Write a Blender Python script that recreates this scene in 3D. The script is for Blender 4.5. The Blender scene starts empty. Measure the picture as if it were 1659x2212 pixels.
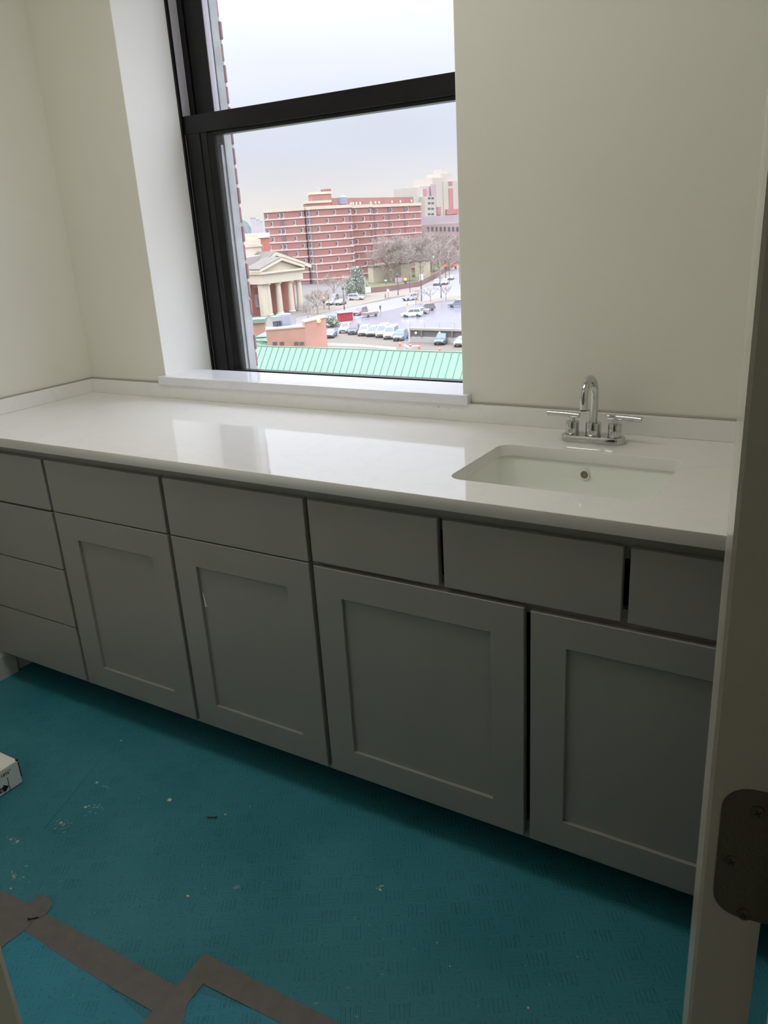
import bpy, math, random
from mathutils import Vector, Matrix

# ---------------------------------------------------------------- camera
CAM = Vector((2.63866, -2.07282, 1.50019))
RX = Vector((0.852243, 0.519907, -0.058127))
UP = Vector((-0.128788, 0.316195, 0.939912))
FW = Vector((-0.507046, 0.793547, -0.336433))
FPX = 1738.64
sc = bpy.context.scene
cam_d = bpy.data.cameras.new('camera')
cam_o = bpy.data.objects.new('camera', cam_d)
sc.collection.objects.link(cam_o)
m = Matrix.Identity(4)
for i in range(3):
    m[i][0] = RX[i]; m[i][1] = UP[i]; m[i][2] = -FW[i]; m[i][3] = CAM[i]
cam_o.matrix_world = m
cam_d.sensor_fit = 'VERTICAL'
cam_d.sensor_height = 24
cam_d.lens = 18.8641
cam_d.clip_start = 0.02
cam_d.clip_end = 5000
sc.camera = cam_o

# ---------------------------------------------------------------- view + sky
sc.view_settings.view_transform = 'Standard'
sc.view_settings.look = 'None'
sc.view_settings.exposure = 0.0
sc.view_settings.gamma = 1.0
sc.view_settings.use_curve_mapping = False
sc.cycles.max_bounces = 14
sc.cycles.diffuse_bounces = 8
sc.cycles.glossy_bounces = 6
sc.cycles.transparent_max_bounces = 12
sc.cycles.transmission_bounces = 6
sc.cycles.sample_clamp_indirect = 6.0
sc.cycles.caustics_reflective = False
sc.cycles.caustics_refractive = False

SKY_HORIZON = 0.91       # overcast sky brightening steadily from the horizon to the zenith
SKY_RISE = 11.0           # relative brightness = 1 + SKY_RISE sin(h)^2
world = bpy.data.worlds.new('overcast_sky')
sc.world = world
world.use_nodes = True
nt = world.node_tree
nt.nodes.clear()
N = nt.nodes.new
out = N('ShaderNodeOutputWorld'); bg = N('ShaderNodeBackground')
tc = N('ShaderNodeTexCoord'); sep = N('ShaderNodeSeparateXYZ')
nt.links.new(tc.outputs['Generated'], sep.inputs[0])
mx = N('ShaderNodeMath'); mx.operation = 'MAXIMUM'; mx.inputs[1].default_value = 0
nt.links.new(sep.outputs[2], mx.inputs[0])
ma = N('ShaderNodeMath'); ma.operation = 'MULTIPLY_ADD'
ma.inputs[1].default_value = SKY_RISE; ma.inputs[2].default_value = .0
nt.links.new(mx.outputs[0], ma.inputs[0])
mb = N('ShaderNodeMath'); mb.operation = 'MULTIPLY_ADD'; mb.inputs[2].default_value = 1.0
nt.links.new(ma.outputs[0], mb.inputs[0]); nt.links.new(mx.outputs[0], mb.inputs[1])
nz = N('ShaderNodeTexNoise'); nz.inputs['Scale'].default_value = 2.2; nz.inputs['Detail'].default_value = 3
mp = N('ShaderNodeMapping'); mp.inputs['Scale'].default_value = (1, 1, 3.5)
nt.links.new(tc.outputs['Generated'], mp.inputs[0]); nt.links.new(mp.outputs[0], nz.inputs['Vector'])
cl = N('ShaderNodeMapRange'); cl.inputs['From Min'].default_value = .3; cl.inputs['From Max'].default_value = .7
cl.inputs['To Min'].default_value = .93; cl.inputs['To Max'].default_value = 1.05
nt.links.new(nz.outputs['Fac'], cl.inputs['Value'])
mm = N('ShaderNodeMath'); mm.operation = 'MULTIPLY'
nt.links.new(mb.outputs[0], mm.inputs[0]); nt.links.new(cl.outputs[0], mm.inputs[1])
ms = N('ShaderNodeMath'); ms.operation = 'MULTIPLY'; ms.inputs[1].default_value = SKY_HORIZON
nt.links.new(mm.outputs[0], ms.inputs[0])
cr = N('ShaderNodeValToRGB')
cr.color_ramp.elements[0].position = 0.025; cr.color_ramp.elements[0].color = (1.0, .955, .93, 1)
cr.color_ramp.elements[1].position = 0.085; cr.color_ramp.elements[1].color = (.80, .83, .955, 1)
nt.links.new(mx.outputs[0], cr.inputs[0])
nt.links.new(cr.outputs[0], bg.inputs['Color']); nt.links.new(ms.outputs[0], bg.inputs['Strength'])
nt.links.new(bg.outputs[0], out.inputs['Surface'])

# strength of the added fill panel built with the ceiling below
FILL_STRENGTH = 4.6

# ---------------------------------------------------------------- materials
MATS = {}
def mat(name, col, rough=.6, metal=0, var=0.0, scale=8.0, bump=0.0, bscale=60.0, spec=None, emit=None, estr=1, coat=0):
    if name in MATS: return MATS[name]
    M = bpy.data.materials.new(name); M.use_nodes = True
    t = M.node_tree; b = t.nodes['Principled BSDF']
    b.inputs['Base Color'].default_value = (*col, 1)
    b.inputs['Roughness'].default_value = rough
    b.inputs['Metallic'].default_value = metal
    if spec is not None: b.inputs['Specular IOR Level'].default_value = spec
    if coat: b.inputs['Coat Weight'].default_value = coat
    if emit:
        b.inputs['Emission Color'].default_value = (*emit, 1); b.inputs['Emission Strength'].default_value = estr
    co = t.nodes.new('ShaderNodeTexCoord')
    if var:
        n = t.nodes.new('ShaderNodeTexNoise'); n.inputs['Scale'].default_value = scale; n.inputs['Detail'].default_value = 5
        t.links.new(co.outputs['Object'], n.inputs['Vector'])
        r = t.nodes.new('ShaderNodeValToRGB')
        r.color_ramp.elements[0].position = .3; r.color_ramp.elements[1].position = .7
        r.color_ramp.elements[0].color = (*[c * (1 - var) for c in col], 1)
        r.color_ramp.elements[1].color = (*[min(1, c * (1 + var)) for c in col], 1)
        t.links.new(n.outputs['Fac'], r.inputs[0]); t.links.new(r.outputs[0], b.inputs['Base Color'])
    if bump:
        n = t.nodes.new('ShaderNodeTexNoise'); n.inputs['Scale'].default_value = bscale; n.inputs['Detail'].default_value = 4
        t.links.new(co.outputs['Object'], n.inputs['Vector'])
        bp = t.nodes.new('ShaderNodeBump'); bp.inputs['Strength'].default_value = bump; bp.inputs['Distance'].default_value = .002
        t.links.new(n.outputs['Fac'], bp.inputs['Height']); t.links.new(bp.outputs[0], b.inputs['Normal'])
    MATS[name] = M
    return M

def quartz():
    M = mat('quartz', (.80, .79, .77), rough=.09)
    t = M.node_tree; b = t.nodes['Principled BSDF']; L = t.links.new
    co = t.nodes.new('ShaderNodeTexCoord')
    n = t.nodes.new('ShaderNodeTexNoise'); n.inputs['Scale'].default_value = 3; n.inputs['Detail'].default_value = 6; n.inputs['Distortion'].default_value = 1.5
    L(co.outputs['Object'], n.inputs['Vector'])
    r = t.nodes.new('ShaderNodeValToRGB'); e = r.color_ramp.elements
    e[0].position = .47; e[0].color = (.80, .79, .77, 1); e[1].position = .53; e[1].color = (.80, .79, .77, 1)
    v = e.new(.5); v.color = (.775, .768, .755, 1)
    L(n.outputs['Fac'], r.inputs[0]); L(r.outputs[0], b.inputs['Base Color'])
    n2 = t.nodes.new('ShaderNodeTexNoise'); n2.inputs['Scale'].default_value = 7; n2.inputs['Detail'].default_value = 4
    mp = t.nodes.new('ShaderNodeMapping'); mp.inputs['Scale'].default_value = (1, 2.2, 1); mp.inputs['Rotation'].default_value = (0, 0, .5)
    L(co.outputs['Object'], mp.inputs[0]); L(mp.outputs[0], n2.inputs['Vector'])
    r2 = t.nodes.new('ShaderNodeMapRange'); r2.inputs['From Min'].default_value = .45; r2.inputs['From Max'].default_value = .75
    r2.inputs['To Min'].default_value = .035; r2.inputs['To Max'].default_value = .11
    L(n2.outputs['Fac'], r2.inputs['Value']); L(r2.outputs[0], b.inputs['Roughness'])
    return M

def board(name, col, var):
    """teal floor protection board: groups of short embossed bars, turned every other cell"""
    M = mat(name, col, rough=.62)
    t = M.node_tree; b = t.nodes['Principled BSDF']; L = t.links.new
    def math_(op, a, c=None, clamp=False):
        n = t.nodes.new('ShaderNodeMath'); n.operation = op; n.use_clamp = clamp
        for i, v in enumerate((a, c)):
            if v is None: continue
            if isinstance(v, (int, float)): n.inputs[i].default_value = v
            else: L(v, n.inputs[i])
        return n.outputs[0]
    co = t.nodes.new('ShaderNodeTexCoord'); mp = t.nodes.new('ShaderNodeMapping')
    mp.inputs['Rotation'].default_value = (0, 0, -.57)
    L(co.outputs['Object'], mp.inputs[0])
    s = t.nodes.new('ShaderNodeSeparateXYZ'); L(mp.outputs[0], s.inputs[0])
    cell = .050
    u = math_('DIVIDE', s.outputs[0], cell); v = math_('DIVIDE', s.outputs[1], cell)
    fu = math_('FLOOR', u); fv = math_('FLOOR', v)
    par = math_('MODULO', math_('ABSOLUTE', math_('ADD', fu, fv)), 2)
    lu = math_('SUBTRACT', u, fu); lv = math_('SUBTRACT', v, fv)
    def bars(a, c):
        w = math_('SINE', math_('MULTIPLY', a, 2 * math.pi * 5))
        w = math_('MULTIPLY', math_('SUBTRACT', w, .1), 2.2, True)
        m1 = math_('GREATER_THAN', math_('SUBTRACT', .42, math_('ABSOLUTE', math_('SUBTRACT', a, .5))), 0)
        m2 = math_('GREATER_THAN', math_('SUBTRACT', .34, math_('ABSOLUTE', math_('SUBTRACT', c, .5))), 0)
        return math_('MULTIPLY', w, math_('MULTIPLY', m1, m2))
    A = bars(lu, lv); B = bars(lv, lu)
    h = math_('ADD', math_('MULTIPLY', A, par), math_('MULTIPLY', B, math_('MULTIPLY', math_('SUBTRACT', 1, par), .3)))
    n0 = t.nodes.new('ShaderNodeTexNoise'); n0.inputs['Scale'].default_value = 9; L(co.outputs['Object'], n0.inputs['Vector'])
    wear = t.nodes.new('ShaderNodeMapRange'); wear.inputs['From Min'].default_value = .35; wear.inputs['From Max'].default_value = .65
    wear.inputs['To Min'].default_value = .15; L(n0.outputs['Fac'], wear.inputs['Value'])
    h = math_('MULTIPLY', h, wear.outputs[0])
    n1 = t.nodes.new('ShaderNodeTexNoise'); n1.inputs['Scale'].default_value = 160; n1.inputs['Detail'].default_value = 5
    L(co.outputs['Object'], n1.inputs['Vector'])
    h2 = math_('ADD', h, math_('MULTIPLY', n1.outputs['Fac'], .5))
    bp = t.nodes.new('ShaderNodeBump'); bp.inputs['Strength'].default_value = .9; bp.inputs['Distance'].default_value = .0019
    L(h2, bp.inputs['Height']); L(bp.outputs[0], b.inputs['Normal'])
    # colour: broad fading, dusty patches, fine dark specks
    nn = t.nodes.new('ShaderNodeTexNoise'); nn.inputs['Scale'].default_value = 3.0; nn.inputs['Detail'].default_value = 7
    L(co.outputs['Object'], nn.inputs['Vector'])
    r = t.nodes.new('ShaderNodeValToRGB')
    r.color_ramp.elements[0].position = .3; r.color_ramp.elements[1].position = .72
    r.color_ramp.elements[0].color = (*[c * (1 - var) for c in col], 1)
    dust = (col[0] + .022, col[1] * (1 + var), col[2] * (1 + var * .8))
    r.color_ramp.elements[1].color = (*dust, 1)
    L(nn.outputs['Fac'], r.inputs[0])
    n3 = t.nodes.new('ShaderNodeTexNoise'); n3.inputs['Scale'].default_value = 120; n3.inputs['Detail'].default_value = 3
    L(co.outputs['Object'], n3.inputs['Vector'])
    r3 = t.nodes.new('ShaderNodeMapRange'); r3.inputs['From Min'].default_value = .25; r3.inputs['From Max'].default_value = .42
    r3.inputs['To Min'].default_value = .55; L(n3.outputs['Fac'], r3.inputs['Value'])
    mixn = t.nodes.new('ShaderNodeMixRGB'); mixn.blend_type = 'MULTIPLY'; mixn.inputs[0].default_value = 1
    L(r.outputs[0], mixn.inputs[1]); L(r3.outputs[0], mixn.inputs[2])
    # white scuffs
    n4 = t.nodes.new('ShaderNodeTexNoise'); n4.inputs['Scale'].default_value = 34; n4.inputs['Detail'].default_value = 6; n4.inputs['Distortion'].default_value = .6
    L(co.outputs['Object'], n4.inputs['Vector'])
    r4 = t.nodes.new('ShaderNodeMapRange'); r4.inputs['From Min'].default_value = .71; r4.inputs['From Max'].default_value = .76
    L(n4.outputs['Fac'], r4.inputs['Value'])
    mix2 = t.nodes.new('ShaderNodeMixRGB'); L(math_('MULTIPLY', r4.outputs[0], .35), mix2.inputs[0]); L(mixn.outputs[0], mix2.inputs[1])
    mix2.inputs[2].default_value = (.45, .5, .48, 1)
    L(mix2.outputs[0], b.inputs['Base Color'])
    return M

def glass_mat(name, tint=(1, 1, 1), dirt=0.0):
    M = bpy.data.materials.new(name); M.use_nodes = True; t = M.node_tree; t.nodes.clear()
    o = t.nodes.new('ShaderNodeOutputMaterial'); tr = t.nodes.new('ShaderNodeBsdfTransparent'); tr.inputs[0].default_value = (*tint, 1)
    gl = t.nodes.new('ShaderNodeBsdfGlossy'); gl.inputs['Roughness'].default_value = .02
    lw = t.nodes.new('ShaderNodeLayerWeight'); lw.inputs[0].default_value = .5
    pw = t.nodes.new('ShaderNodeMath'); pw.operation = 'POWER'; pw.inputs[1].default_value = 5; t.links.new(lw.outputs['Facing'], pw.inputs[0])
    fr = t.nodes.new('ShaderNodeMath'); fr.operation = 'MULTIPLY_ADD'; fr.inputs[1].default_value = .7; fr.inputs[2].default_value = .02; t.links.new(pw.outputs[0], fr.inputs[0])
    mixs = t.nodes.new('ShaderNodeMixShader'); t.links.new(fr.outputs[0], mixs.inputs[0])
    t.links.new(tr.outputs[0], mixs.inputs[1]); t.links.new(gl.outputs[0], mixs.inputs[2])
    src = mixs.outputs[0]
    if dirt:
        df = t.nodes.new('ShaderNodeBsdfTranslucent'); df.inputs[0].default_value = (.8, .8, .8, 1)
        co = t.nodes.new('ShaderNodeTexCoord'); n = t.nodes.new('ShaderNodeTexNoise'); n.inputs['Scale'].default_value = 2.5
        t.links.new(co.outputs['Object'], n.inputs['Vector'])
        r = t.nodes.new('ShaderNodeMapRange'); r.inputs['From Min'].default_value = .3; r.inputs['From Max'].default_value = .8
        r.inputs['To Min'].default_value = dirt * .5; r.inputs['To Max'].default_value = dirt * 1.6
        t.links.new(n.outputs['Fac'], r.inputs['Value'])
        m2 = t.nodes.new('ShaderNodeMixShader'); t.links.new(r.outputs[0], m2.inputs[0])
        t.links.new(src, m2.inputs[1]); t.links.new(df.outputs[0], m2.inputs[2]); src = m2.outputs[0]
    t.links.new(src, o.inputs[0])
    return M

WALLP = mat('wall_paint', (.74, .73, .655), rough=.55, var=.015, scale=2, bump=.15, bscale=90)
CEILP = mat('ceiling_paint', (.8, .8, .77), rough=.8)
TRIMP = mat('trim_paint', (.62, .61, .56), rough=.3, bump=.1, bscale=30)
DOORP = mat('door_paint', (.80, .73, .61), rough=.16, bump=.15, bscale=120)
CAB = mat('grey_cabinet_paint', (.295, .288, .27), rough=.38, var=.03, scale=5, bump=.1, bscale=200)
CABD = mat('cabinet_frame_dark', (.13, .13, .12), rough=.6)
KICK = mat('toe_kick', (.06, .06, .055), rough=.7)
QZ = quartz()
STOOL = mat('window_stool_paint', (.76, .76, .785), rough=.10, var=.03, scale=14)
CERAM = mat('ceramic', (.82, .84, .79), rough=.06, coat=.5)
CHROME = mat('chrome', (.60, .61, .60), rough=.07, metal=1)
DARK = mat('dark_hole', (.03, .028, .025), rough=.6)
BRASSY = mat('overflow_metal', (.25, .2, .16), rough=.35, metal=.8)
BLACKF = mat('black_sash_paint', (.008, .008, .009), spec=.28, rough=.30, var=.3, scale=20, bump=.3, bscale=50)
LINER = mat('grey_jamb_liner', (.62, .60, .68), rough=.4)
GREYX = mat('grey_exterior_trim', (.44, .46, .46), rough=.6, var=.18, scale=10)
BRICK = mat('brick_red', (.34, .20, .21), rough=.85, var=.2, scale=20)
MORTAR = mat('mortar', (.5, .47, .45), rough=.9)
TEAL = board('teal_floor_board', (.020, .215, .275), .14)
TEAL2 = board('bright_teal_floor_board', (.020, .26, .37), .08)
TAPE = mat('grey_tape', (.148, .137, .128), rough=.5, var=.12, scale=30)
CAULK = mat('caulk', (.36, .34, .29), rough=.6)
CARD = mat('white_cardboard', (.93, .92, .88), rough=.6)
PRINT = mat('black_print', (.012, .012, .03), rough=.5)
CHIP = mat('paint_chip', (.62, .6, .53), rough=.8)
HINGE = mat('painted_hinge', (.17, .145, .10), rough=.38, metal=.3, bump=.35, bscale=400)
GLASS = glass_mat('window_glass', (.985, .99, .99), dirt=.015)
FILLM = mat('fill_diffuser', (.9, .9, .9), emit=(1, .965, .90), estr=FILL_STRENGTH)

# ---------------------------------------------------------------- mesh helpers
COL = sc.collection
class MB:
    def __init__(s): s.v = []; s.f = []
    def box(s, x0, x1, y0, y1, z0, z1, fr=None):
        n = len(s.v); P = [(x, y, z) for x in (x0, x1) for y in (y0, y1) for z in (z0, z1)]
        if fr: P = [fr(*p) for p in P]
        s.v += P
        F = [(0, 1, 3, 2), (4, 6, 7, 5), (0, 4, 5, 1), (2, 3, 7, 6), (0, 2, 6, 4), (1, 5, 7, 3)]
        s.f += [tuple(n + i for i in f) for f in F]; return s
    def loft(s, rings, cap0=True, cap1=True, closed=True):
        n = len(s.v); k = len(rings[0])
        for r in rings: s.v += [tuple(p) for p in r]
        for i in range(len(rings) - 1):
            for j in range(k if closed else k - 1):
                a = n + i * k + j; b = n + i * k + (j + 1) % k
                s.f.append((a, b, b + k, a + k))
        if cap0: s.f.append(tuple(n + j for j in range(k))[::-1])
        if cap1: s.f.append(tuple(n + (len(rings) - 1) * k + j for j in range(k)))
        return s
    def prism(s, poly, z0, z1):
        return s.loft([[(x, y, z0) for x, y in poly], [(x, y, z1) for x, y in poly]])
    def tube(s, pts, rad, k=12, cap=True):
        pts = [Vector(p) for p in pts]; rings = []
        if not hasattr(rad, '__len__'): rad = [rad] * len(pts)
        up = None
        for i, p in enumerate(pts):
            d = (pts[min(i + 1, len(pts) - 1)] - pts[max(i - 1, 0)]).normalized()
            if up is None:
                up = Vector((0, 0, 1)) if abs(d.z) < .9 else Vector((1, 0, 0))
            a = d.cross(up).normalized(); b = a.cross(d).normalized(); up = b
            rings.append([p + (a * math.cos(t) + b * math.sin(t)) * rad[i] for t in [2 * math.pi * j / k for j in range(k)]])
        return s.loft(rings, cap, cap)
    def lathe(s, c, prof, k=24):
        return s.loft([[(c[0] + r * math.cos(2 * math.pi * j / k), c[1] + r * math.sin(2 * math.pi * j / k), c[2] + z) for j in range(k)] for r, z in prof])
    def build(s, name, m, parent=None, smooth=False, bevel=0, seg=2, loc=None):
        me = bpy.data.meshes.new(name)
        o0 = Vector(loc) if loc is not None else Vector((0, 0, 0))
        me.from_pydata([tuple(Vector(p) - o0) for p in s.v], [], s.f); me.update()
        import bmesh
        bm = bmesh.new(); bm.from_mesh(me); bmesh.ops.recalc_face_normals(bm, faces=bm.faces)
        if bevel:
            ed = [e for e in bm.edges if len(e.link_faces) == 2 and e.calc_face_angle(0) > .6]
            bmesh.ops.bevel(bm, geom=ed, offset=bevel, segments=seg, affect='EDGES', profile=.5, clamp_overlap=True)
        bm.to_mesh(me); bm.free()
        for mm_ in (m if isinstance(m, (list, tuple)) else [m]): me.materials.append(mm_)
        if smooth:
            me.polygons.foreach_set('use_smooth', [True] * len(me.polygons)); me.update()
            try: me.set_sharp_from_angle(angle=math.radians(40))
            except Exception: pass
        o = bpy.data.objects.new(name, me); COL.objects.link(o)
        o.location = o0
        if parent is not None:
            o.parent = parent; o.location = o0 - world_loc(parent)
        return o
def world_loc(o):
    p = Vector(o.location)
    while o.parent is not None:
        o = o.parent; p = p + Vector(o.location)
    return p
def thing(name, label, cat, loc=(0, 0, 0), group=None):
    o = bpy.data.objects.new(name, None); COL.objects.link(o); o.location = loc
    o.empty_display_size = .05
    return tag(o, label, cat, group)
def tag(o, label, cat, group=None):
    o['label'] = label; o['category'] = cat
    if group: o['group'] = group
    return o
def struct(o):
    o['kind'] = 'structure'; return o
def part(mb, name, m, parent, **k):
    """child mesh given in world coordinates, origin kept at its parent's"""
    return mb.build(name, m, parent, loc=world_loc(parent), **k)
def bx(*a): return MB().box(*a)
def link_copy(src, parent=None, offset=None):
    c = src.copy(); COL.objects.link(c)
    if parent is not None: c.parent = parent
    if offset is not None: c.location = Vector(src.location) + Vector(offset)
    return c
def rrect(x0, x1, y0, y1, r, k=6):
    P = []
    for cx, cy, a in ((x1 - r, y1 - r, 0), (x0 + r, y1 - r, 90), (x0 + r, y0 + r, 180), (x1 - r, y0 + r, 270)):
        for i in range(k + 1):
            t = math.radians(a + 90 * i / k); P.append((cx + r * math.cos(t), cy + r * math.sin(t)))
    return P
def curve_mesh(name, loops, z, ext, m, parent=None, bevel=0):
    cu = bpy.data.curves.new(name, 'CURVE'); cu.dimensions = '2D'; cu.fill_mode = 'BOTH'; cu.extrude = ext; cu.bevel_depth = bevel; cu.bevel_resolution = 1
    if bevel: cu.offset = -bevel
    for L in loops:
        sp = cu.splines.new('POLY'); sp.points.add(len(L) - 1)
        for p, q in zip(sp.points, L): p.co = (q[0], q[1], 0, 1)
        sp.use_cyclic_u = True
    tmp = bpy.data.objects.new('tmp', cu); COL.objects.link(tmp)
    bpy.context.view_layer.update()
    me = bpy.data.meshes.new_from_object(tmp.evaluated_get(bpy.context.evaluated_depsgraph_get()))
    bpy.data.objects.remove(tmp); me.name = name
    me.materials.clear(); me.materials.append(m)
    o = bpy.data.objects.new(name, me); COL.objects.link(o); o.location = (0, 0, z)
    if parent is not None:
        o.parent = parent; o.location = Vector((0, 0, z)) - world_loc(parent)
    return o
def text_mesh(name, txt, size, m, mat4, parent, ext=.0002):
    cu = bpy.data.curves.new(name, 'FONT'); cu.body = txt; cu.size = size; cu.extrude = ext
    tmp = bpy.data.objects.new('tmp', cu); COL.objects.link(tmp); bpy.context.view_layer.update()
    me = bpy.data.meshes.new_from_object(tmp.evaluated_get(bpy.context.evaluated_depsgraph_get()))
    bpy.data.objects.remove(tmp); me.name = name; me.materials.clear(); me.materials.append(m)
    me.transform(mat4)
    o = bpy.data.objects.new(name, me); COL.objects.link(o)
    if parent is not None:
        o.parent = parent; o.location = -world_loc(parent)
    return o

# points of the place, found by sighting from where the photograph was taken
def ray(px, py): return RX * ((px - 829.5) / FPX) + UP * ((1106 - py) / FPX) + FW
def G(px, py, z=-18.5):
    d = ray(px, py); return CAM + d * ((z - CAM.z) / d.z)
def D(px, py, dep): return CAM + ray(px, py) * dep

# ================================================================= ROOM SHELL
H = 2.75
XR = 2.66          # right wall
YF = -1.68         # doorway wall, room side
WX0, WX1, WZ0, WZ1 = .4066, 1.6112, .93, 2.58
DX0, DX1 = 1.775, 2.632   # doorway
struct(bx(-.15, 3.4, -3.6, .0, -.06, 0).build('floor', TEAL))
struct(bx(-.15, 3.4, -3.6, .385, H, H + .1).build('ceiling', CEILP))
struct(bx(-.15, 0, -1.80, .385, 0, H).build('wall_left', WALLP))
struct(bx(XR, XR + .15, -1.80, .385, 0, H).build('wall_right', WALLP))
wb = bx(0, WX0, 0, .385, 0, H); wb.box(WX1, XR, 0, .385, 0, H); wb.box(WX0, WX1, 0, .385, 0, WZ0); wb.box(WX0, WX1, 0, .385, WZ1, H)
wall_back = struct(wb.build('wall_back', WALLP))
wf = bx(0, DX0 - .02, YF - .12, YF, 0, H); wf.box(DX0 - .02, DX1 + .02, YF - .12, YF, 2.08, H)
struct(wf.build('wall_front', WALLP))
hb = bx(-.15, 3.4, -3.7, -3.6, 0, H)
struct(hb.build('wall_hall_back', WALLP))
struct(bx(-.25, -.15, -3.6, YF - .12, 0, H).build('wall_hall_left', WALLP))
struct(bx(3.4, 3.5, -3.6, YF - .12, 0, H).build('wall_hall_right', WALLP))
struct(bx(XR + .15, 3.4, YF - .22, YF - .12, 0, H).build('wall_hall_front', WALLP))
# baseboards
bb = MB().loft([[(0, y, 0), (.013, y, 0), (.013, y, .085), (.006, y, .1), (0, y, .1)] for y in (YF, -.575)])
struct(bb.build('baseboard_left', TRIMP))
bb = MB().loft([[(x, YF, 0), (x, YF + .013, 0), (x, YF + .013, .085), (x, YF + .006, .1), (x, YF, .1)] for x in (.013, DX0 - .06)])
struct(bb.build('baseboard_front', TRIMP))
# doorway jambs
struct(bx(DX0 - .02, DX0, YF - .12, YF - .012, 0, 2.08).build('trim_1', DOORP, bevel=.002))
struct(bx(DX1, DX1 + .02, YF - .12, YF + .002, 0, 2.08).build('trim_2', TRIMP, bevel=.002))
struct(bx(DX0, DX1, YF - .12, YF + .002, 2.06, 2.08).build('trim_3', TRIMP))
struct(bx(XR - .008, XR + .15, YF - .12, YF, 0, H).build('wall_front_corner', WALLP))
# caulk lines along the backsplash
cz = 1.0017
struct(MB().tube([(.004, -.003, cz), (WX0 - .015, -.003, cz)], .0026, 6).build('trim_4', CAULK))
struct(MB().tube([(WX1 + .026, -.003, cz), (XR - .004, -.003, cz)], .003, 6).build('trim_5', CAULK))
struct(MB().tube([(.003, -.004, cz), (.003, -.63, cz)], .0022, 6).build('trim_6', CAULK))

# added ceiling fill panel, unseen, brightens the room beyond the window's daylight
lamp = thing('ceiling_fill', 'long flat fill light panel added on the unseen ceiling', 'lamp', (1.25, -.95, H))
LX0, LX1, LY0, LY1 = .65, 1.85, -1.25, -.65
f = MB()
for a in ((LX0 - .02, LX1 + .02, LY0 - .02, LY0), (LX0 - .02, LX1 + .02, LY1, LY1 + .02), (LX0 - .02, LX0, LY0, LY1), (LX1, LX1 + .02, LY0, LY1)):
    f.box(a[0], a[1], a[2], a[3], H - .02, H)
part(f, 'frame', TRIMP, lamp)
part(bx(LX0, LX1, LY0, LY1, H - .014, H - .004), 'diffuser', FILLM, lamp)

# added fill light in the unseen hall, lifts the dark door edge
hl_ = thing('hall_fill', 'small round fill light added in the unseen hall', 'lamp', (2.3, -2.9, H))
part(MB().lathe((2.3, -2.9, H - .05), [(.02, 0), (.12, .005), (.15, .03), (.15, .049)], 24), 'diffuser', mat('hall_fill_diffuser', (.9, .88, .8), emit=(1, .90, .74), estr=2.2), hl_)
part(MB().lathe((2.3, -2.9, H - .012), [(.152, 0), (.17, 0), (.17, .011), (.152, .011)], 24), 'frame', TRIMP, hl_)

# ================================================================= WINDOW
win = struct(bpy.data.objects.new('window_1', None)); COL.objects.link(win); win.location = (WX0, .25, 1.0)
XM = (WX0 + WX1) / 2
def mir(x): return WX1 - (x - WX0) * .7
def both(mb_fn, name, m, **k):
    for s in (0, 1):
        b = MB(); mb_fn(b)
        if s: b.v = [(mir(x), y, z) for x, y, z in b.v]
        part(b, name, m, win, **k)
# jamb: stop strip, liner, dark track
both(lambda b: b.box(WX0, WX0 + .0085, .240, .252, WZ0, WZ1), 'jamb_stop', BLACKF, bevel=.001)
both(lambda b: b.box(WX0, WX0 + .007, .252, .292, WZ0, WZ1), 'jamb_liner', LINER)
both(lambda b: (b.box(WX0, .436, .292, .302, WZ0, WZ1), b.box(WX0, .444, .302, .335, WZ0, WZ1)), 'parting_bead', BLACKF, bevel=.0015)
part(bx(WX0, WX1, .24, .335, WZ1 - .03, WZ1), 'window_head', BLACKF, win)
# lower sash (inner)
zb_, zt_ = .955, 1.897
ls = part(bx(.4145, .4145 + .001, .252, .253, 1, 1.001), 'lower_sash', BLACKF, win)
me = ls.data
b = MB()
for s in (0, 1):
    n0 = len(b.v)
    b.box(.4145, .482, .252, .290, zb_, zt_)
    b.box(.482, .511, .256, .288, zb_, zt_)
    b.loft([[(.511, .258, z), (.533, .268, z), (.538, .276, z), (.538, .284, z), (.511, .284, z)] for z in (zb_ + .04, zt_ - .06)])
    if s: b.v[n0:] = [(mir(x), y, z) for x, y, z in b.v[n0:]]
b.box(.5, mir(.5), .256, .288, zb_, 1.0075)
bpy.data.objects.remove(ls)
ls = part(b, 'lower_sash', BLACKF, win, bevel=.0012)
part(bx(.4145, mir(.4145), .250, .288, 1.838, 1.897), 'meeting_rail', BLACKF, win, bevel=.002)
part(bx(.53, mir(.53), .262, .284, 1.826, 1.838), 'glazing_bead', BLACKF, win, bevel=.001)
part(bx(.530, mir(.530), .268, .272, 1.0, 1.84), 'pane', GLASS, win)
# latch marks and the bright track edge
part(bx(.4142, .4152, .2515, .2525, WZ0, 1.897), 'track_edge', LINER, win)
# upper sash (outer)
b = MB()
for s in (0, 1):
    n0 = len(b.v)
    b.box(.444, .520, .295, .330, 1.80, WZ1 - .03)
    if s: b.v[n0:] = [(mir(x), y, z) for x, y, z in b.v[n0:]]
b.box(.52, mir(.52), .295, .330, 1.83, 1.885)
b.box(.52, mir(.52), .295, .330, WZ1 - .09, WZ1 - .03)
part(b, 'upper_sash', BLACKF, win, bevel=.001)
both(lambda b: b.box(.520, .5235, .300, .326, 1.885, WZ1 - .09), 'glazing_edge', LINER)
part(bx(.5235, mir(.5235), .310, .314, 1.885, WZ1 - .09), 'pane', GLASS, win)
# outer trim
both(lambda b: (b.box(.42, .500, .337, .352, .9, 2.62), b.box(.42, .506, .352, .366, .9, 2.62), b.box(.42, .502, .366, .396, .9, 2.62)), 'outer_trim', GREYX, bevel=.0015)
part(bx(.40, mir(.40), .337, .50, .86, .90), 'outer_sill', GREYX, win)
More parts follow.
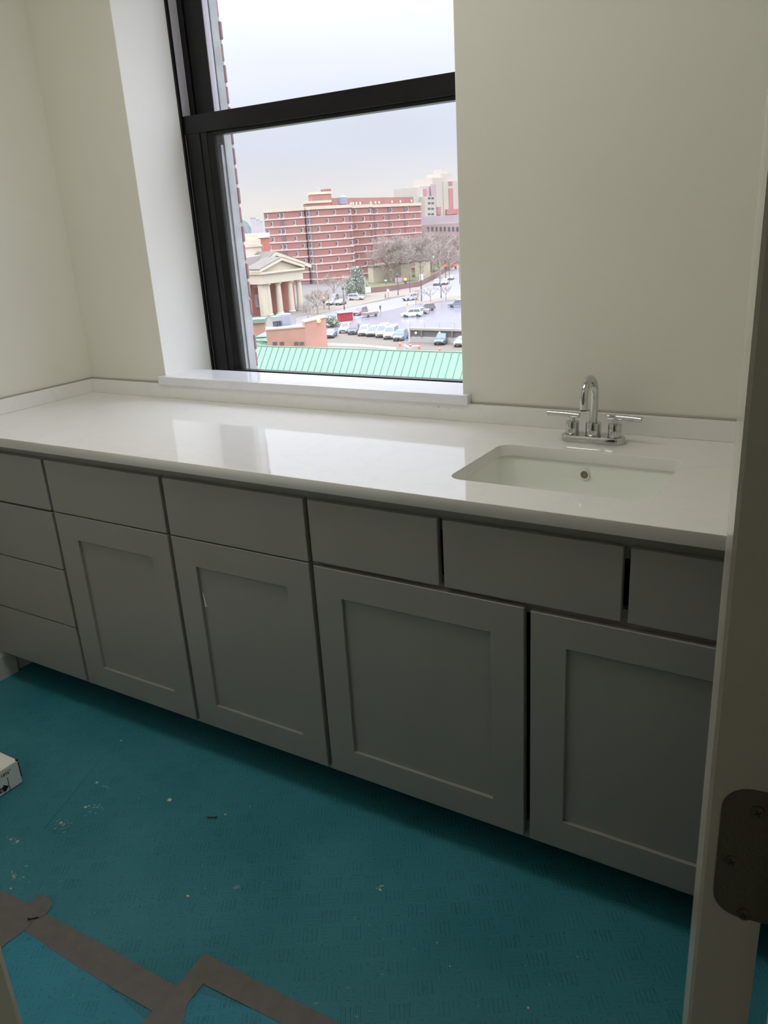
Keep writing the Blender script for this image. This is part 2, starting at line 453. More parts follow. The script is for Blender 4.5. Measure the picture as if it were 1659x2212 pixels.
# brick edge of the outer wall
rb = random.Random(3)
protos = [bx(-.10, .10, .0105, .022, 0, .057).build('brick', BRICK, wall_back, bevel=.004), None]
protos[0].location = (.405, .3866, .86)
z = .86; i = 0
for s in (0, 1):
    z = .86
    while z < 2.66:
        if not (s == 0 and z == .86):
            o = link_copy(protos[0], wall_back)
            x = .405 + rb.uniform(-.003, .003) - (.0 if i % 2 else .004)
            o.location = (x if s == 0 else mir(x), .3866 + rb.uniform(0, .0015), z)
        z += .0675; i += 1
mo = MB(); mo.box(.30, .4985, .3965, .4055, .84, 2.7); mo.box(mir(.4985), mir(.30), .3965, .4055, .84, 2.7)
mo.build('mortar', MORTAR, wall_back)
# added liner boards, whiter than the wall to bring up the daylit reveal
WHITE = mat('brightened_reveal_white', (.95, .95, .92), rough=.45)
struct(bx(WX0, WX0 + .0015, .0005, .2395, WZ0, WZ1).build('trim_8', WHITE))
struct(bx(WX1 - .0015, WX1, .0005, .2395, WZ0, WZ1).build('trim_9', WHITE))
struct(bx(WX0, WX1, .0005, .2395, WZ1 - .0015, WZ1).build('trim_10', WHITE))
# ================================================================= WINDOW STOOL
st = tag(bx(WX0 + .0005, WX1 - .0005, 0, .142, .9985, 1.027).box(.3925, 1.6357, -.026, 0, .9985, 1.027).build('window_stool', STOOL, bevel=.0015),
         'glossy white window stool board across the window opening, above the backsplash', 'window sill')

# ================================================================= CABINETS
YD, YFR = -.63, -.611
ZTOP = .9196
def shaker(x0, x1, z0, z1, parent, px0=None, px1=None, pz0=None, pz1=None):
    px0 = px0 or x0 + .085; px1 = px1 or x1 - .078; pz0 = pz0 or .1956; pz1 = pz1 or .6420
    o = [(x0, z0), (x1, z0), (x1, z1), (x0, z1)]; q = [(px0, pz0), (px1, pz0), (px1, pz1), (px0, pz1)]
    b = MB(); e = .0012
    def R_(P, y, s=0):
        cx = (P[0][0] + P[1][0]) / 2; cz_ = (P[0][1] + P[2][1]) / 2
        return [(p[0] + (s if p[0] < cx else -s), y, p[1] + (s if p[1] < cz_ else -s)) for p in P]
    b.loft([R_(o, YFR - .001), R_(o, YD + .0015), R_(o, YD, .0015), R_(q, YD, -.0008), R_(q, YD + .0008), R_(q, YD + .0085)], cap0=True, cap1=True)
    return part(b, 'door', CAB, parent)
def slab(x0, x1, z0, z1, parent, name='drawer', out_=0):
    b = bx(x0, x1, YD - out_, YFR - .001, z0, z1)
    o = part(b, name, CAB, parent, bevel=.0018)
    return o
def carcass(x0, x1, label, group=None, name='base_cabinet'):
    t = thing(name, label, 'cabinet', ((x0 + x1) / 2, YFR, 0), group)
    b = MB()
    b.box(x0, x0 + .016, YFR + .019, -.003, .1, ZTOP - .001); b.box(x1 - .016, x1, YFR + .019, -.003, .1, ZTOP - .001)
    b.box(x0 + .016, x1 - .016, -.02, -.003, .1, ZTOP - .001); b.box(x0 + .016, x1 - .016, YFR + .019, -.02, .118, .134)
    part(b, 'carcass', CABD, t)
    f = MB()
    f.box(x0, x0 + .03, YFR, YFR + .019, .1, ZTOP - .001); f.box(x1 - .03, x1, YFR, YFR + .019, .1, ZTOP - .001)
    f.box(x0 + .03, x1 - .03, YFR, YFR + .019, .86, ZTOP - .001); f.box(x0 + .03, x1 - .03, YFR, YFR + .019, .70, .75); f.box(x0 + .03, x1 - .03, YFR, YFR + .019, .1, .15)
    part(f, 'face_frame', CAB, t)
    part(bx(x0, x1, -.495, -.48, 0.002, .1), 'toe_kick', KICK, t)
    return t
ZB = .1181
c1 = carcass(.002, .5015, 'grey four-drawer base cabinet in the left corner beside the wall')
slab(.024, .4952, .7253, .8902, c1); slab(.024, .4952, .5255, .7185, c1); slab(.024, .4952, .3190, .5220, c1); slab(.024, .4952, ZB, .3155, c1)
f = MB(); f.box(.002, .022, YD + .004, YFR - .001, ZB, .8902); part(f, 'filler_strip', CAB, c1)
c2 = carcass(.5020, 1.0030, 'grey base cabinet with one drawer over a clean recessed-panel door, next to the four-drawer unit')
slab(.5084, .9966, .7253, .8902, c2); shaker(.5084, .9966, ZB, .7215, c2, .5986, .9190)
c3 = carcass(1.0035, 1.4920, 'grey base cabinet whose recessed-panel door has a white paint smear near its left edge')
slab(1.0105, 1.4858, .7253, .8902, c3); d2 = shaker(1.0105, 1.4858, ZB, .7215, c3, 1.0913, 1.4083)
b = MB()
path = [(437, 1281), (439, 1290), (441, 1298), (442.5, 1305), (443.5, 1310)]
pts = []
for p in path:
    r_ = ray(*p); t_ = (YD + .008 - CAM.y) / r_.y; pts.append(CAM + r_ * t_)
b.tube([(p.x + .003, YD + .0078, p.z) for p in pts], [.0010, .0016, .0020, .0026, .0034], 6)
sm = b.build('paint_smear', CERAM, d2, loc=world_loc(d2)); sm['label'] = 'thin white paint smear'
c4 = carcass(1.4925, 2.6300, 'wide grey sink base cabinet with three false drawer fronts over two doors', name='sink_cabinet')
slab(1.4992, 1.8510, .7300, .8902, c4, 'false_drawer_front'); slab(1.8640, 2.2561, .7300, .8902, c4, 'false_drawer_front'); slab(2.2703, 2.6220, .7300, .8902, c4, 'false_drawer_front')
shaker(1.4992, 2.0525, ZB, .7180, c4, 1.5779, 1.9740); shaker(2.0675, 2.6220, ZB, .7140, c4, 2.1467, 2.5440)
struct(bx(2.631, XR - .001, YD + .01, YFR + .02, .1, ZTOP - .001).build('trim_7', CAB))

# ================================================================= COUNTERTOP
ct = thing('countertop', 'long glossy white stone countertop with a sink cutout', 'countertop', (1.3, -.32, ZTOP))
SK = (1.822, 2.276, -.522, -.2075)
cut = rrect(*SK, .035, 7)
curve_mesh('slab', [[(.001, -.648), (XR - .001, -.648), (XR - .001, -.001), (.001, -.001)], cut[::-1]], (ZTOP + .949) / 2, (.949 - ZTOP) / 2 - .0012, QZ, ct, bevel=.0012)
part(bx(.021, XR - .001, -.020, -.001, .9492, 1.0), 'backsplash', QZ, ct, bevel=.001)
part(bx(.001, .0205, -.645, -.001, .9492, 1.0), 'side_splash', QZ, ct, bevel=.001)
# small chip marks in the backsplash
for px, py, w in ((947, 879, .004), (968, 882, .0015)):
    r_ = ray(px, py); t_ = (-.0208 - CAM.y) / r_.y; p = CAM + r_ * t_
    part(bx(p.x - w, p.x + w, -.0208, -.0200, p.z - .0009, p.z + .0009), 'chip_mark', CAULK, ct)
# ================================================================= SINK
sk = thing('sink', 'white undermount ceramic sink set below the countertop', 'sink', (2.05, -.36, .80))
def ring(dx, z, r): return [(x, y, z) for x, y in rrect(SK[0] - .006 + dx, SK[1] + .006 - dx, SK[2] - .006 + dx, SK[3] + .006 - dx, r, 7)]
b = MB()
prof = [(-.02, ZTOP - .001, .05), (-.0, ZTOP - .001, .04), (.001, ZTOP - .006, .04), (.008, .88, .045), (.018, .83, .05), (.032, .805, .055), (.055, .794, .05), (.10, .789, .04), (.145, .787, .01)]
b.loft([ring(*p) for p in prof], cap0=False, cap1=True)
b.loft([ring(*p) for p in [(-.02, ZTOP - .001, .05), (-.02, ZTOP - .012, .05), (-.008, ZTOP - .014, .045), (0.0, .87, .045), (.02, .80, .05), (.05, .782, .05), (.13, .777, .02)]], cap0=False, cap1=True)
basin = part(b, 'basin', CERAM, sk, smooth=True)
ovx, ovy, ovz = 2.042, -.2118, .8905
b = MB()
rg = lambda r, y: [(ovx + r * math.cos(2 * math.pi * j / 24), ovy + y, ovz + r * math.sin(2 * math.pi * j / 24)) for j in range(24)]
b.loft([rg(.0118, .0), rg(.0118, -.0022), rg(.0098, -.0022), rg(.0098, .0)], cap0=False, cap1=False)
part(b, 'overflow_ring', CERAM, sk, smooth=True)
part(MB().loft([rg(.0098, -.0004), rg(.0098, -.0015)]), 'overflow_hole', BRASSY, sk)
b = MB().lathe((2.049, -.365, .7872), [(.0, 0), (.03, 0), (.032, .002), (.024, .0035), (.02, .001), (0.001, .001)], 24); part(b, 'drain', CHROME, sk, smooth=True)

# ================================================================= FAUCET
FX, FY, FZ = 2.0295, -.112, .9491
fa = thing('faucet', 'chrome two-handle gooseneck faucet standing behind the sink', 'faucet', (FX, FY, FZ))
def stad(hw, r, z, k=12):
    P = []
    for i in range(k + 1):
        t = -math.pi / 2 + math.pi * i / k; P.append((FX + hw + r * math.cos(t), FY + r * math.sin(t), z))
    for i in range(k + 1):
        t = math.pi / 2 + math.pi * i / k; P.append((FX - hw + r * math.cos(t), FY + r * math.sin(t), z))
    return P
b = MB().loft([stad(.055, .0262, FZ), stad(.055, .0268, FZ + .002), stad(.055, .0262, FZ + .013), stad(.055, .0240, FZ + .0165), stad(.055, .010, FZ + .0172)])
part(b, 'base_plate', CHROME, fa, smooth=True)
ZP = FZ + .0165
post = [(.0172, 0), (.0178, .001), (.0178, .003), (.0168, .0035), (.0168, .0305), (.0160, .0325), (.006, .033)]
part(MB().lathe((FX, FY, ZP), [(r * 1.15, z) for r, z in post], 32), 'spout_collar', CHROME, fa, smooth=True)
pts = [(FX, FY, ZP + .03)]; R_ = .0415; ztop = 1.0735
for i in range(6): pts.append((FX, FY, ZP + .03 + (ztop - ZP - .03) * (i + 1) / 6))
for i in range(1, 19):
    t = math.pi * i / 18; pts.append((FX, FY - R_ + R_ * math.cos(t), ztop + R_ * math.sin(t)))
pts.append((FX, FY - 2 * R_, ztop - .012)); pts.append((FX, FY - 2 * R_ + .0005, ztop - .024))
part(MB().tube(pts, .0100, 20), 'spout', CHROME, fa, smooth=True)
part(MB().tube([(FX, FY - 2 * R_, ztop - .0235), (FX, FY - 2 * R_, ztop - .0275)], .0078, 16), 'aerator', DARK, fa)
for s, x0, x1 in ((-1, 1.9065, 1.9945), (1, 2.0640, 2.1500)):
    hx = FX + s * .0545
    h = part(MB().lathe((hx, FY, ZP), post, 32), 'handle_post', CHROME, fa, smooth=True)
    part(MB().tube([(hx, FY, ZP + .032), (hx, FY, ZP + .048)], [.0062, .0055], 16), 'handle_stem', CHROME, h, smooth=True)
    hz = ZP + .0485
    part(MB().tube([(x0, FY + .004, hz), (x0 + .001, FY + .004, hz), ((x0 + x1) / 2, FY, hz + .0008), (x1 - .001, FY - .004, hz), (x1, FY - .004, hz)], [.0054, .0068, .0069, .0068, .0054], 16), 'lever', CHROME, h, smooth=True)

# ================================================================= DOOR
DCx, DCy = 2.5835, -1.6555
ang = math.radians(8.2)             # the door stands a little past square
du = Vector((-math.sin(ang) * 1.0, math.cos(ang), 0)); dn = Vector((math.cos(ang), math.sin(ang), 0))
def dfr(u, w, z): p = Vector((DCx, DCy, 0)) + dn * u + du * w; return (p.x, p.y, z)
door = struct(bpy.data.objects.new('door_1', None)); COL.objects.link(door); door.location = (DCx, DCy, 0)
b = MB(); e = .0022
b.loft([[dfr(*p, z) for p in [(e, 0), (.035, 0), (.035, .80), (0, .80), (0, e)]] for z in (.012, 2.04)])
part(b, 'door_slab', DOORP, door)
# hinge leaf let into the edge, knuckle beside it
hz0, hz1 = 1.094, 1.187
P = []
r = .016
for cx, cz_, a in ((.0075 + r, hz1 - r, 90), (.0075 + r, hz0 + r, 180)):
    for i in range(9):
        t = math.radians(a + 90 * i / 8); P.append((cx + r * math.cos(t), cz_ + r * math.sin(t)))
P += [(.0435, hz0), (.0435, hz1)]
hg = MB().loft([[dfr(u, w, z) for u, z in P] for w in (-.0008, .0006)])
leaf = part(hg, 'hinge_leaf', HINGE, door); leaf['label'] = 'rounded hinge leaf painted brown'
kb = MB(); c = dfr(.047, -.004, 0)
for i in range(5):
    z0 = hz0 + i * (hz1 - hz0) / 5
    kb.tube([(c[0], c[1], z0 + .0004), (c[0], c[1], z0 + (hz1 - hz0) / 5 - .0004)], .0052, 14)
part(kb, 'hinge_knuckle', HINGE, door, smooth=True)
for px, py in ((1635, 1762), (1580, 1864), (1605, 1982)):
    d_ = ray(px, py); t_ = (DCy - CAM.y) / d_.y; p = CAM + d_ * t_
    u = (p.x - DCx) / math.cos(ang)
    rr = lambda r, w: [dfr(u + r * math.cos(2 * math.pi * j / 16), w, p.z + r * math.sin(2 * math.pi * j / 16)) for j in range(16)]
    s_ = part(MB().loft([rr(.0042, -.0008), rr(.0042, -.0014), rr(.0034, -.0020), rr(.001, -.0021)]), 'screw', HINGE, leaf, smooth=True)
    cb = MB()
    for k in (0, 1):
        a_ = .5 + k * math.pi / 2
        ca, sa = math.cos(a_), math.sin(a_)
        q = [(-.0022, -.0004), (.0022, -.0004), (.0022, .0004), (-.0022, .0004)]
        cb.loft([[dfr(u + x * ca - y_ * sa, w, p.z + x * sa + y_ * ca) for x, y_ in q] for w in (-.0016, -.00225)])
    part(cb, 'screw_slot', DARK, leaf)

# ================================================================= FLOOR THINGS
def flat(name, poly, z0, z1, m): return MB().prism(poly, z0, z1).build(name, m)
def Fp(px, py): p = G(px, py, 0); return (p.x, p.y)
sheet = flat('floor_sheet', [(1.06, -1.29), (1.52, -1.35), (1.585, -1.25), (1.86, -1.19), (2.3, -1.45), (2.3, -1.78), (1.81, -1.78), (1.81, -1.665), (1.02, -1.665)], .0002, .0010, TEAL2)
tag(sheet, 'brighter blue-green protection sheet on the floor below the grey tape', 'floor sheet')
t1 = flat('tape_strip', [Fp(-60, 1895), Fp(-10, 1918), Fp(32, 1938), Fp(100, 1976), Fp(240, 2050), Fp(382, 2132), Fp(372, 2165), Fp(330, 2186), Fp(240, 2133), Fp(150, 2078), Fp(62, 2017), Fp(-10, 1990), Fp(-70, 1975)], .0010, .0016, TAPE)
tag(t1, 'long grey tape strip on the teal floor running from the left picture edge', 'tape', 'grey tape strips on the floor')
t2 = flat('tape_strip', [Fp(438, 2064), Fp(447, 2062), Fp(458, 2080), Fp(440, 2125), Fp(405, 2170), Fp(385, 2260), Fp(250, 2260), Fp(305, 2212), Fp(380, 2133)], .0012, .0020, TAPE)
tag(t2, 'short grey tape strip crossing between the two long strips', 'tape', 'grey tape strips on the floor')
t3 = flat('tape_strip', [Fp(447, 2063), Fp(590, 2138), Fp(740, 2215), Fp(860, 2280), Fp(760, 2300), Fp(600, 2208), Fp(447, 2131), Fp(430, 2118)], .0014, .0023, TAPE)
tag(t3, 'long grey tape strip on the floor nearest the bottom centre', 'tape', 'grey tape strips on the floor')
t4 = flat('tape_strip', [Fp(30, 1965), Fp(60, 1953), Fp(78, 1938), Fp(95, 1934), Fp(110, 1944), Fp(113, 1956), Fp(106, 1968), Fp(98, 1978), Fp(60, 1995), Fp(40, 1990)], .0017, .0024, TAPE)
tag(t4, 'short round-ended grey tape piece poking above the left end of the long strip', 'tape', 'grey tape strips on the floor')
t5 = flat('tape_strip', [Fp(-30, 1975), Fp(70, 1995), Fp(52, 2012), Fp(12, 2042), Fp(-40, 2085)], .0018, .0026, TAPE)
tag(t5, 'grey tape piece folded toward the left door jamb', 'tape', 'grey tape strips on the floor')
rd = random.Random(11)
chips = [((366, 1729), .0085, 'largest pale paint chip on the teal floor, with ragged edges'), ((210, 1691), .006, 'white chip on the floor up and left of the largest chip'),
         ((406, 1936), .0045, 'pale chip lying above the long tape strip'), ((821, 1923), .0045, 'white chip on the floor below the wide sink cabinet'),
         ((487, 1760), .004, 'small chip beside the dark screw'), ((186, 1744), .0055, 'thin pale scrap left of the largest chip'),
         ((132, 1778), .005, 'pale scrap at the lower end of the scratch in the floor'), ((38, 1818), .005, 'pale sliver near the left edge of the floor'),
         ((540, 1743), .002, 'tiny white speck right of the dark screw'), ((1141, 2178), .0028, 'small white speck in the floor at bottom right'),
         ((972, 2088), .0018, 'tiny white speck on the bottom floor'), ((944, 2037), .002, 'tiny white speck on the floor above the lowest speck'),
         ((300, 1725), .0018, 'tiny speck just left of the largest chip'), ((337, 1710), .0016, 'tiny speck just above the largest chip'),
         ((262, 1600), .0045, 'faint chip high on the floor near the cabinets'), ((24, 1920), .003, 'speck beside the left end of the tape')]
for (px, py), s, lab in chips:
    x, y = Fp(px, py); n = 9
    P = [(x + s * rd.uniform(.55, 1.1) * math.cos(2 * math.pi * k / n), y + s * rd.uniform(.45, 1.0) * math.sin(2 * math.pi * k / n)) for k in range(n)]
    c_ = MB().prism(P, .0003, .0003 + max(.0012, s * .22)).build('paint_chip', CHIP, loc=(x, y, 0))
    tag(c_, lab, 'debris', 'paint chips on the floor')
def screw(px, py, a, lab, L=.028):
    x, y = Fp(px, py); t = thing('screw', lab, 'screw', (x, y, .0035), 'loose screws on the floor')
    c_, s_ = math.cos(a), math.sin(a); z = .0042
    part(MB().tube([(x - c_ * L / 2, y - s_ * L / 2, z), (x + c_ * L * .35, y + s_ * L * .35, z), (x + c_ * L / 2, y + s_ * L / 2, z - .001)], [.0015, .0015, .0003], 8), 'shank', DARK, t)
    part(MB().tube([(x - c_ * (L / 2 + .002), y - s_ * (L / 2 + .002), z), (x - c_ * L / 2, y - s_ * L / 2, z)], [.0038, .0016], 10), 'head', DARK, t)
screw(456, 1768, 3.6, 'small dark screw lying alone on the teal floor')
screw(74, 1986, .75, 'small dark screw lying on the grey tape at left', .022)
# plaster crumbs
cb = MB()
for px, py, w_, h_, n_ in ((215, 1742, 35, 8, 12), (140, 1782, 28, 18, 22), (25, 1815, 30, 14, 14), (40, 1890, 40, 30, 16), (190, 1760, 20, 8, 6), (820, 1920, 8, 10, 5), (230, 1700, 10, 6, 4), (500, 1620, 40, 12, 6), (300, 1540, 200, 40, 10), (600, 1900, 500, 200, 40), (900, 2080, 400, 120, 25)):
    for _ in range(n_):
        x, y = Fp(px + rd.gauss(0, w_ * .4), py + rd.gauss(0, h_ * .4)); s_ = rd.uniform(.0006, .0024) * (.5 if w_ > 100 else 1); a_ = rd.gauss(.9, .5)
        if y > -.66 or x < .65: continue
        c_, d_ = math.cos(a_) * s_ * rd.uniform(1, 2.6), math.sin(a_) * s_ * rd.uniform(1, 2.6)
        cb.prism([(x - c_, y - d_), (x + d_ * .3, y - c_ * .3), (x + c_, y + d_), (x - d_ * .3, y + c_ * .3)], .0002, .0009)
cr_ = cb.build('plaster_crumbs', CHIP); tag(cr_, 'scattered white plaster crumbs and slivers over the teal floor', 'debris'); cr_['kind'] = 'stuff'
# long scratch
x0, y0 = Fp(212, 1645); x1, y1 = Fp(95, 1790)
sc_ = MB().tube([(x0, y0, .0004), ((x0 + x1) / 2, (y0 + y1) / 2 + .004, .0004), (x1, y1, .0004)], .0012, 5).build('floor_crease', TEAL2)
tag(sc_, 'thin raised crease running diagonally in the teal floor board', 'crease')
# cardboard box
BX, BY, BH = .612, -.984, .081
bxo = thing('cardboard_box', 'flat white cardboard box with black print at the left picture edge', 'box', (.30, -1.3, 0))
part(bx(.10, BX, -1.60, BY, .001, BH), 'carton', CARD, bxo, bevel=.004, seg=3)
part(bx(.104, BX - .004, BY - .0005, BY + .0012, .012, BH - .010), 'end_flap', CARD, bxo)
part(bx(BX - .0016, BX + .0003, BY - .0012, BY + .0014, .022, BH - .010), 'flap_gap', DARK, bxo)
part(MB().tube([(BX - .003, BY - .002, BH - .004), (BX - .003, BY - .002, BH + .0006)], .0042, 12), 'corner_hole', DARK, bxo)
FM = Matrix(((0, 0, 1, BX + .0004), (1, 0, 0, 0), (0, 1, 0, 0), (0, 0, 0, 1)))
def bp(px, py):
    d_ = ray(px, py); t_ = (BX - CAM.x) / d_.x; p = CAM + d_ * t_; return p.y, p.z
ty, tz = bp(3, 1681)
text_mesh('print', '18⅝"', .0145, PRINT, FM @ Matrix.Translation((ty - .002, tz, 0)), bxo)
ly, lz = bp(15.5, 1680); ly2, lz2 = bp(21, 1711)
part(MB().box(BX, BX + .0006, ly - .0008, ly + .0008, lz2, lz), 'print', PRINT, bxo)
ay, az_ = ly - .001, bp(18, 1698)[1]
arrow = [(ay, az_), (ay - .016, az_ + .013), (ay - .016, az_ + .007), (ay - .10, az_ + .007), (ay - .10, az_ - .007), (ay - .016, az_ - .007), (ay - .016, az_ - .013)]
part(MB().loft([[(x, p[0], p[1]) for p in arrow] for x in (BX, BX + .0006)]), 'print', PRINT, bxo)
text_mesh('print', 'G', .011, CARD, FM @ Matrix.Translation((ay - .028, az_ - .004, .0004)), bxo)
#OUTSIDE#
# ================================================================= OUTSIDE
GZ = -18.5
def om(name, col, rough=.85, var=.08, scale=.15, **k): return mat(name, col, rough=rough, var=var, scale=scale, **k)
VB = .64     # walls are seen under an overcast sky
def vc(r, g, b): return tuple((c / 255.0) ** 2.2 * VB for c in (r, g, b))  # outdoor colours are paled and desaturated, haze is put into them
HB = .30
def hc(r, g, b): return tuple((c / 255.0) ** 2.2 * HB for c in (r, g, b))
O_BRICK = om('dorm_brick', vc(192, 136, 127), var=.10, scale=.12)
O_BRICK2 = om('hall_brick', vc(218, 132, 112), scale=.3)
O_BRICK3 = om('penthouse_brick', vc(208, 160, 135), var=.14, scale=.6)
O_BAND = om('band_concrete', vc(250, 222, 205))
O_CREAM = om('cream_stone', vc(244, 232, 205), var=.05, scale=.3)
O_CREAM2 = om('pale_tower_wall', vc(220, 211, 195), var=.04)
O_TAN = om('tan_wall', vc(205, 195, 182), var=.06)
O_WIN = om('far_window', vc(120, 115, 122), rough=.3)
O_WINF = om('far_window_frame', vc(225, 215, 210))
O_ROOFG = om('grey_roof', hc(180, 168, 156))
O_PALEROOF = om('pale_roof', hc(225, 228, 238))
O_COPPER = om('copper_green', (.158, .282, .192), rough=.55, var=.05, scale=.6)
O_COPPERD = om('copper_green_seam', (.135, .245, .17), rough=.6)
O_STREET = om('street_asphalt', hc(196, 192, 196), rough=.45, var=.06)
O_WET = om('wet_asphalt', hc(212, 212, 224), rough=.18, var=.10, scale=.08)
O_LOT = om('lot_ground', hc(176, 162, 144), var=.08)
O_WALK = om('sidewalk', hc(198, 184, 164), var=.05)
O_LAWN = om('lawn_green', hc(158, 156, 104), var=.12, scale=.2)
O_EARTH = om('ground_grey', hc(170, 164, 156), var=.1, scale=.05)
O_BARK = om('bare_bark', vc(190, 175, 163), var=.1)
O_LEAF = om('evergreen_leaf', vc(184, 192, 174), var=.15, scale=1)
O_HILL = om('hazy_hill', tuple(c * .26 for c in vc(168, 188, 184)), var=.08, scale=.02)
O_DARK = om('dark_paint', vc(95, 95, 100), rough=.5)
O_TYRE = om('tyre', vc(80, 80, 84))
O_GLASS = om('car_glass', vc(118, 128, 132), rough=.1)
O_RED = om('signal_red', vc(225, 60, 50)); O_ORANGE = om('orange_plastic', vc(235, 120, 80))
O_POLE = om('dark_pole', vc(110, 105, 105)); O_WHITE = om('white_enamel', vc(252, 252, 252), rough=.4, var=.02)
O_HVAC = om('hvac_grey', vc(190, 195, 200), var=.05, scale=1)
O_LIT = mat('lamp_lit', (1, .8, .3), emit=(1, .78, .25), estr=1.1)
O_SIGR = mat('signal_lit_red', (1, .1, .05), emit=(1, .12, .06), estr=.9)
O_SIGO = mat('signal_lit_orange', (1, .4, .1), emit=(1, .45, .12), estr=.9)
O_HEAD = mat('headlight_lit', (1, .9, .7), emit=(1, .92, .75), estr=1.3)

def pxy(px, py, z=GZ): p = G(px, py, z); return (p.x, p.y)
def patch(name, pts, z, m, z0=None):
    return struct(MB().prism([pxy(*p) for p in pts], GZ - .3 if z0 is None else z0, GZ + z).build(name, m))
# ground
struct(bx(-900, 500, 20, 1200, GZ - 1.2, GZ - .02).build('ground', O_EARTH))
patch('street', [(640, 715), (640, 688), (700, 672), (800, 655), (880, 640), (930, 613), (985, 573), (1080, 540), (1080, 640), (1000, 640), (930, 650), (850, 668), (790, 686), (730, 700)], .02, O_STREET)
patch('wet_parking_lot', [(700, 720), (735, 700), (790, 682), (850, 668), (905, 655), (1010, 642), (1500, 640), (1500, 760), (1000, 745), (885, 740), (800, 722)], .04, O_WET)
patch('lower_parking_lot', [(640, 800), (640, 725), (705, 722), (800, 722), (885, 739), (1500, 762), (1500, 900), (640, 900)], .06, O_LOT)
patch('sidewalk', [(670, 668), (700, 660), (745, 650), (800, 640), (843, 645), (800, 654), (745, 666), (672, 682)], .08, O_WALK)
patch('sidewalk', [(690, 655), (790, 640), (797, 632), (905, 620), (940, 603), (990, 570), (1000, 575), (932, 614), (884, 638), (800, 648), (700, 662)], .07, O_WALK)
patch('sidewalk', [(903, 655), (925, 648), (1010, 638), (1080, 632), (1080, 642), (1010, 645), (930, 655), (905, 659)], .10, O_WALK)
patch('lawn', [(755, 628), (800, 588), (860, 575), (930, 562), (985, 556), (992, 566), (935, 602), (902, 617), (797, 630)], .05, O_LAWN)

class Fac:
    """a wall plane from plan point P to plan point Q: u along, d outward (towards the viewer), z up"""
    def __init__(s, P, Q):
        s.P = Vector((P[0], P[1], 0)); e = Vector((Q[0] - P[0], Q[1] - P[1], 0)); s.L = e.length; s.e = e / s.L
        s.n = Vector((s.e.y, -s.e.x, 0))
        if (CAM - s.P).dot(s.n) < 0: s.n = -s.n
    def w(s, u, d, z): p = s.P + s.e * u + s.n * d; return (p.x, p.y, z)
    def hit(s, px, py):
        r = ray(px, py); t = (s.P - CAM).dot(s.n) / r.dot(s.n); p = CAM + r * t
        return (p - s.P).dot(s.e), p.z
    def box(s, mb, u0, u1, d0, d1, z0, z1): mb.box(u0, u1, d0, d1, z0, z1, fr=s.w); return mb
    def poly(s, mb, pts, d0, d1): mb.loft([[s.w(u, d, z) for u, z in pts] for d in (d0, d1)]); return mb

# ---- near copper roof
ry, rz = 38.56, -5.49; th = math.radians(53); sl = 7.5
roof = thing('copper_roof', 'large pale green standing-seam roof just below the window', 'roof', (-25, ry, rz))
cs, sn = math.cos(th), math.sin(th)
def RF(u, s_, h): return (u, ry - s_ * cs - h * sn, rz - s_ * sn + h * cs)
def rbox(mb, u0, u1, s0, s1, h0, h1): mb.box(u0, u1, s0, s1, h0, h1, fr=RF); return mb
sp = .475; k = 0; u = -33.35
pan = part(rbox(MB(), u + .013, u + sp - .013, 0, sl, -.06, 0), 'roof_panel', O_COPPER, roof)
seam = part(rbox(MB(), u - .013, u + .013, -.04, sl, -.06, .045), 'roof_seam', O_COPPERD, roof)
while u < 2.0:
    if k:
        a_ = link_copy(pan, roof, (k * sp, 0, 0)); b_ = link_copy(seam, roof, (k * sp, 0, 0))
    k += 1; u = -33.35 + k * sp
part(MB().tube([(-33.4, ry, rz + .02), (2.3, ry, rz + .02)], .03, 8), 'roof_ridge', O_COPPER, roof)
part(bx(-33.4, 2.3, ry - 4.4, ry + 4.4, GZ, rz - 6.1).loft([[(x, ry + .05, rz - .05), (x, ry + 4.4, rz - 6.1), (x, ry + 4.4, rz - 6.2), (x, ry - 4.4, rz - 6.2)] for x in (-33.4, 2.3)]), 'building_body', O_BRICK3, roof)
# ---- second copper roof, brick stub with green cap
q0 = D(552, 748, 60)
r2 = thing('copper_roof', 'small pale green roof slope beyond the left end of the large roof', 'roof', tuple(q0))
P_ = [D(545, 765, 56), D(551, 728, 62), D(578, 714, 66), D(582, 765, 60)]
b = MB().loft([[tuple(p) for p in P_], [tuple(p - Vector((0, 0, .25))) for p in P_]])
part(b, 'roof_slope', O_COPPER, r2)
for i in range(4):
    t = (i + .3) / 4.6
    a_ = P_[0].lerp(P_[1], .2 + t * .8) if 0 else P_[1].lerp(P_[2], t * .1 + .0); 
    s0 = P_[1].lerp(P_[0], t); s1 = P_[2].lerp(P_[3], min(1, t + .25))
    part(MB().tube([tuple(s0 + Vector((0, 0, .05))), tuple(s1 + Vector((0, 0, .05)))], .045, 5), 'roof_seam', O_COPPERD, r2)
fs = Fac((D(548, 724, 68).x, D(548, 724, 68).y), (D(571, 722, 68).x, D(571, 722, 68).y))
stub = thing('roof_parapet', 'short brick roof parapet with a green metal cap at left', 'parapet', fs.w(0, 0, GZ))
(u0, z0), (u1, z1) = fs.hit(540, 735), fs.hit(570, 697)
part(fs.box(MB(), u0, u1, -1.5, 0, z0 - 2.5, z1), 'brick_wall', O_BRICK3, stub)
part(fs.box(MB(), u0, u1 + .12, -1.6, .15, z1, z1 + .32), 'metal_cap', O_COPPER, stub)
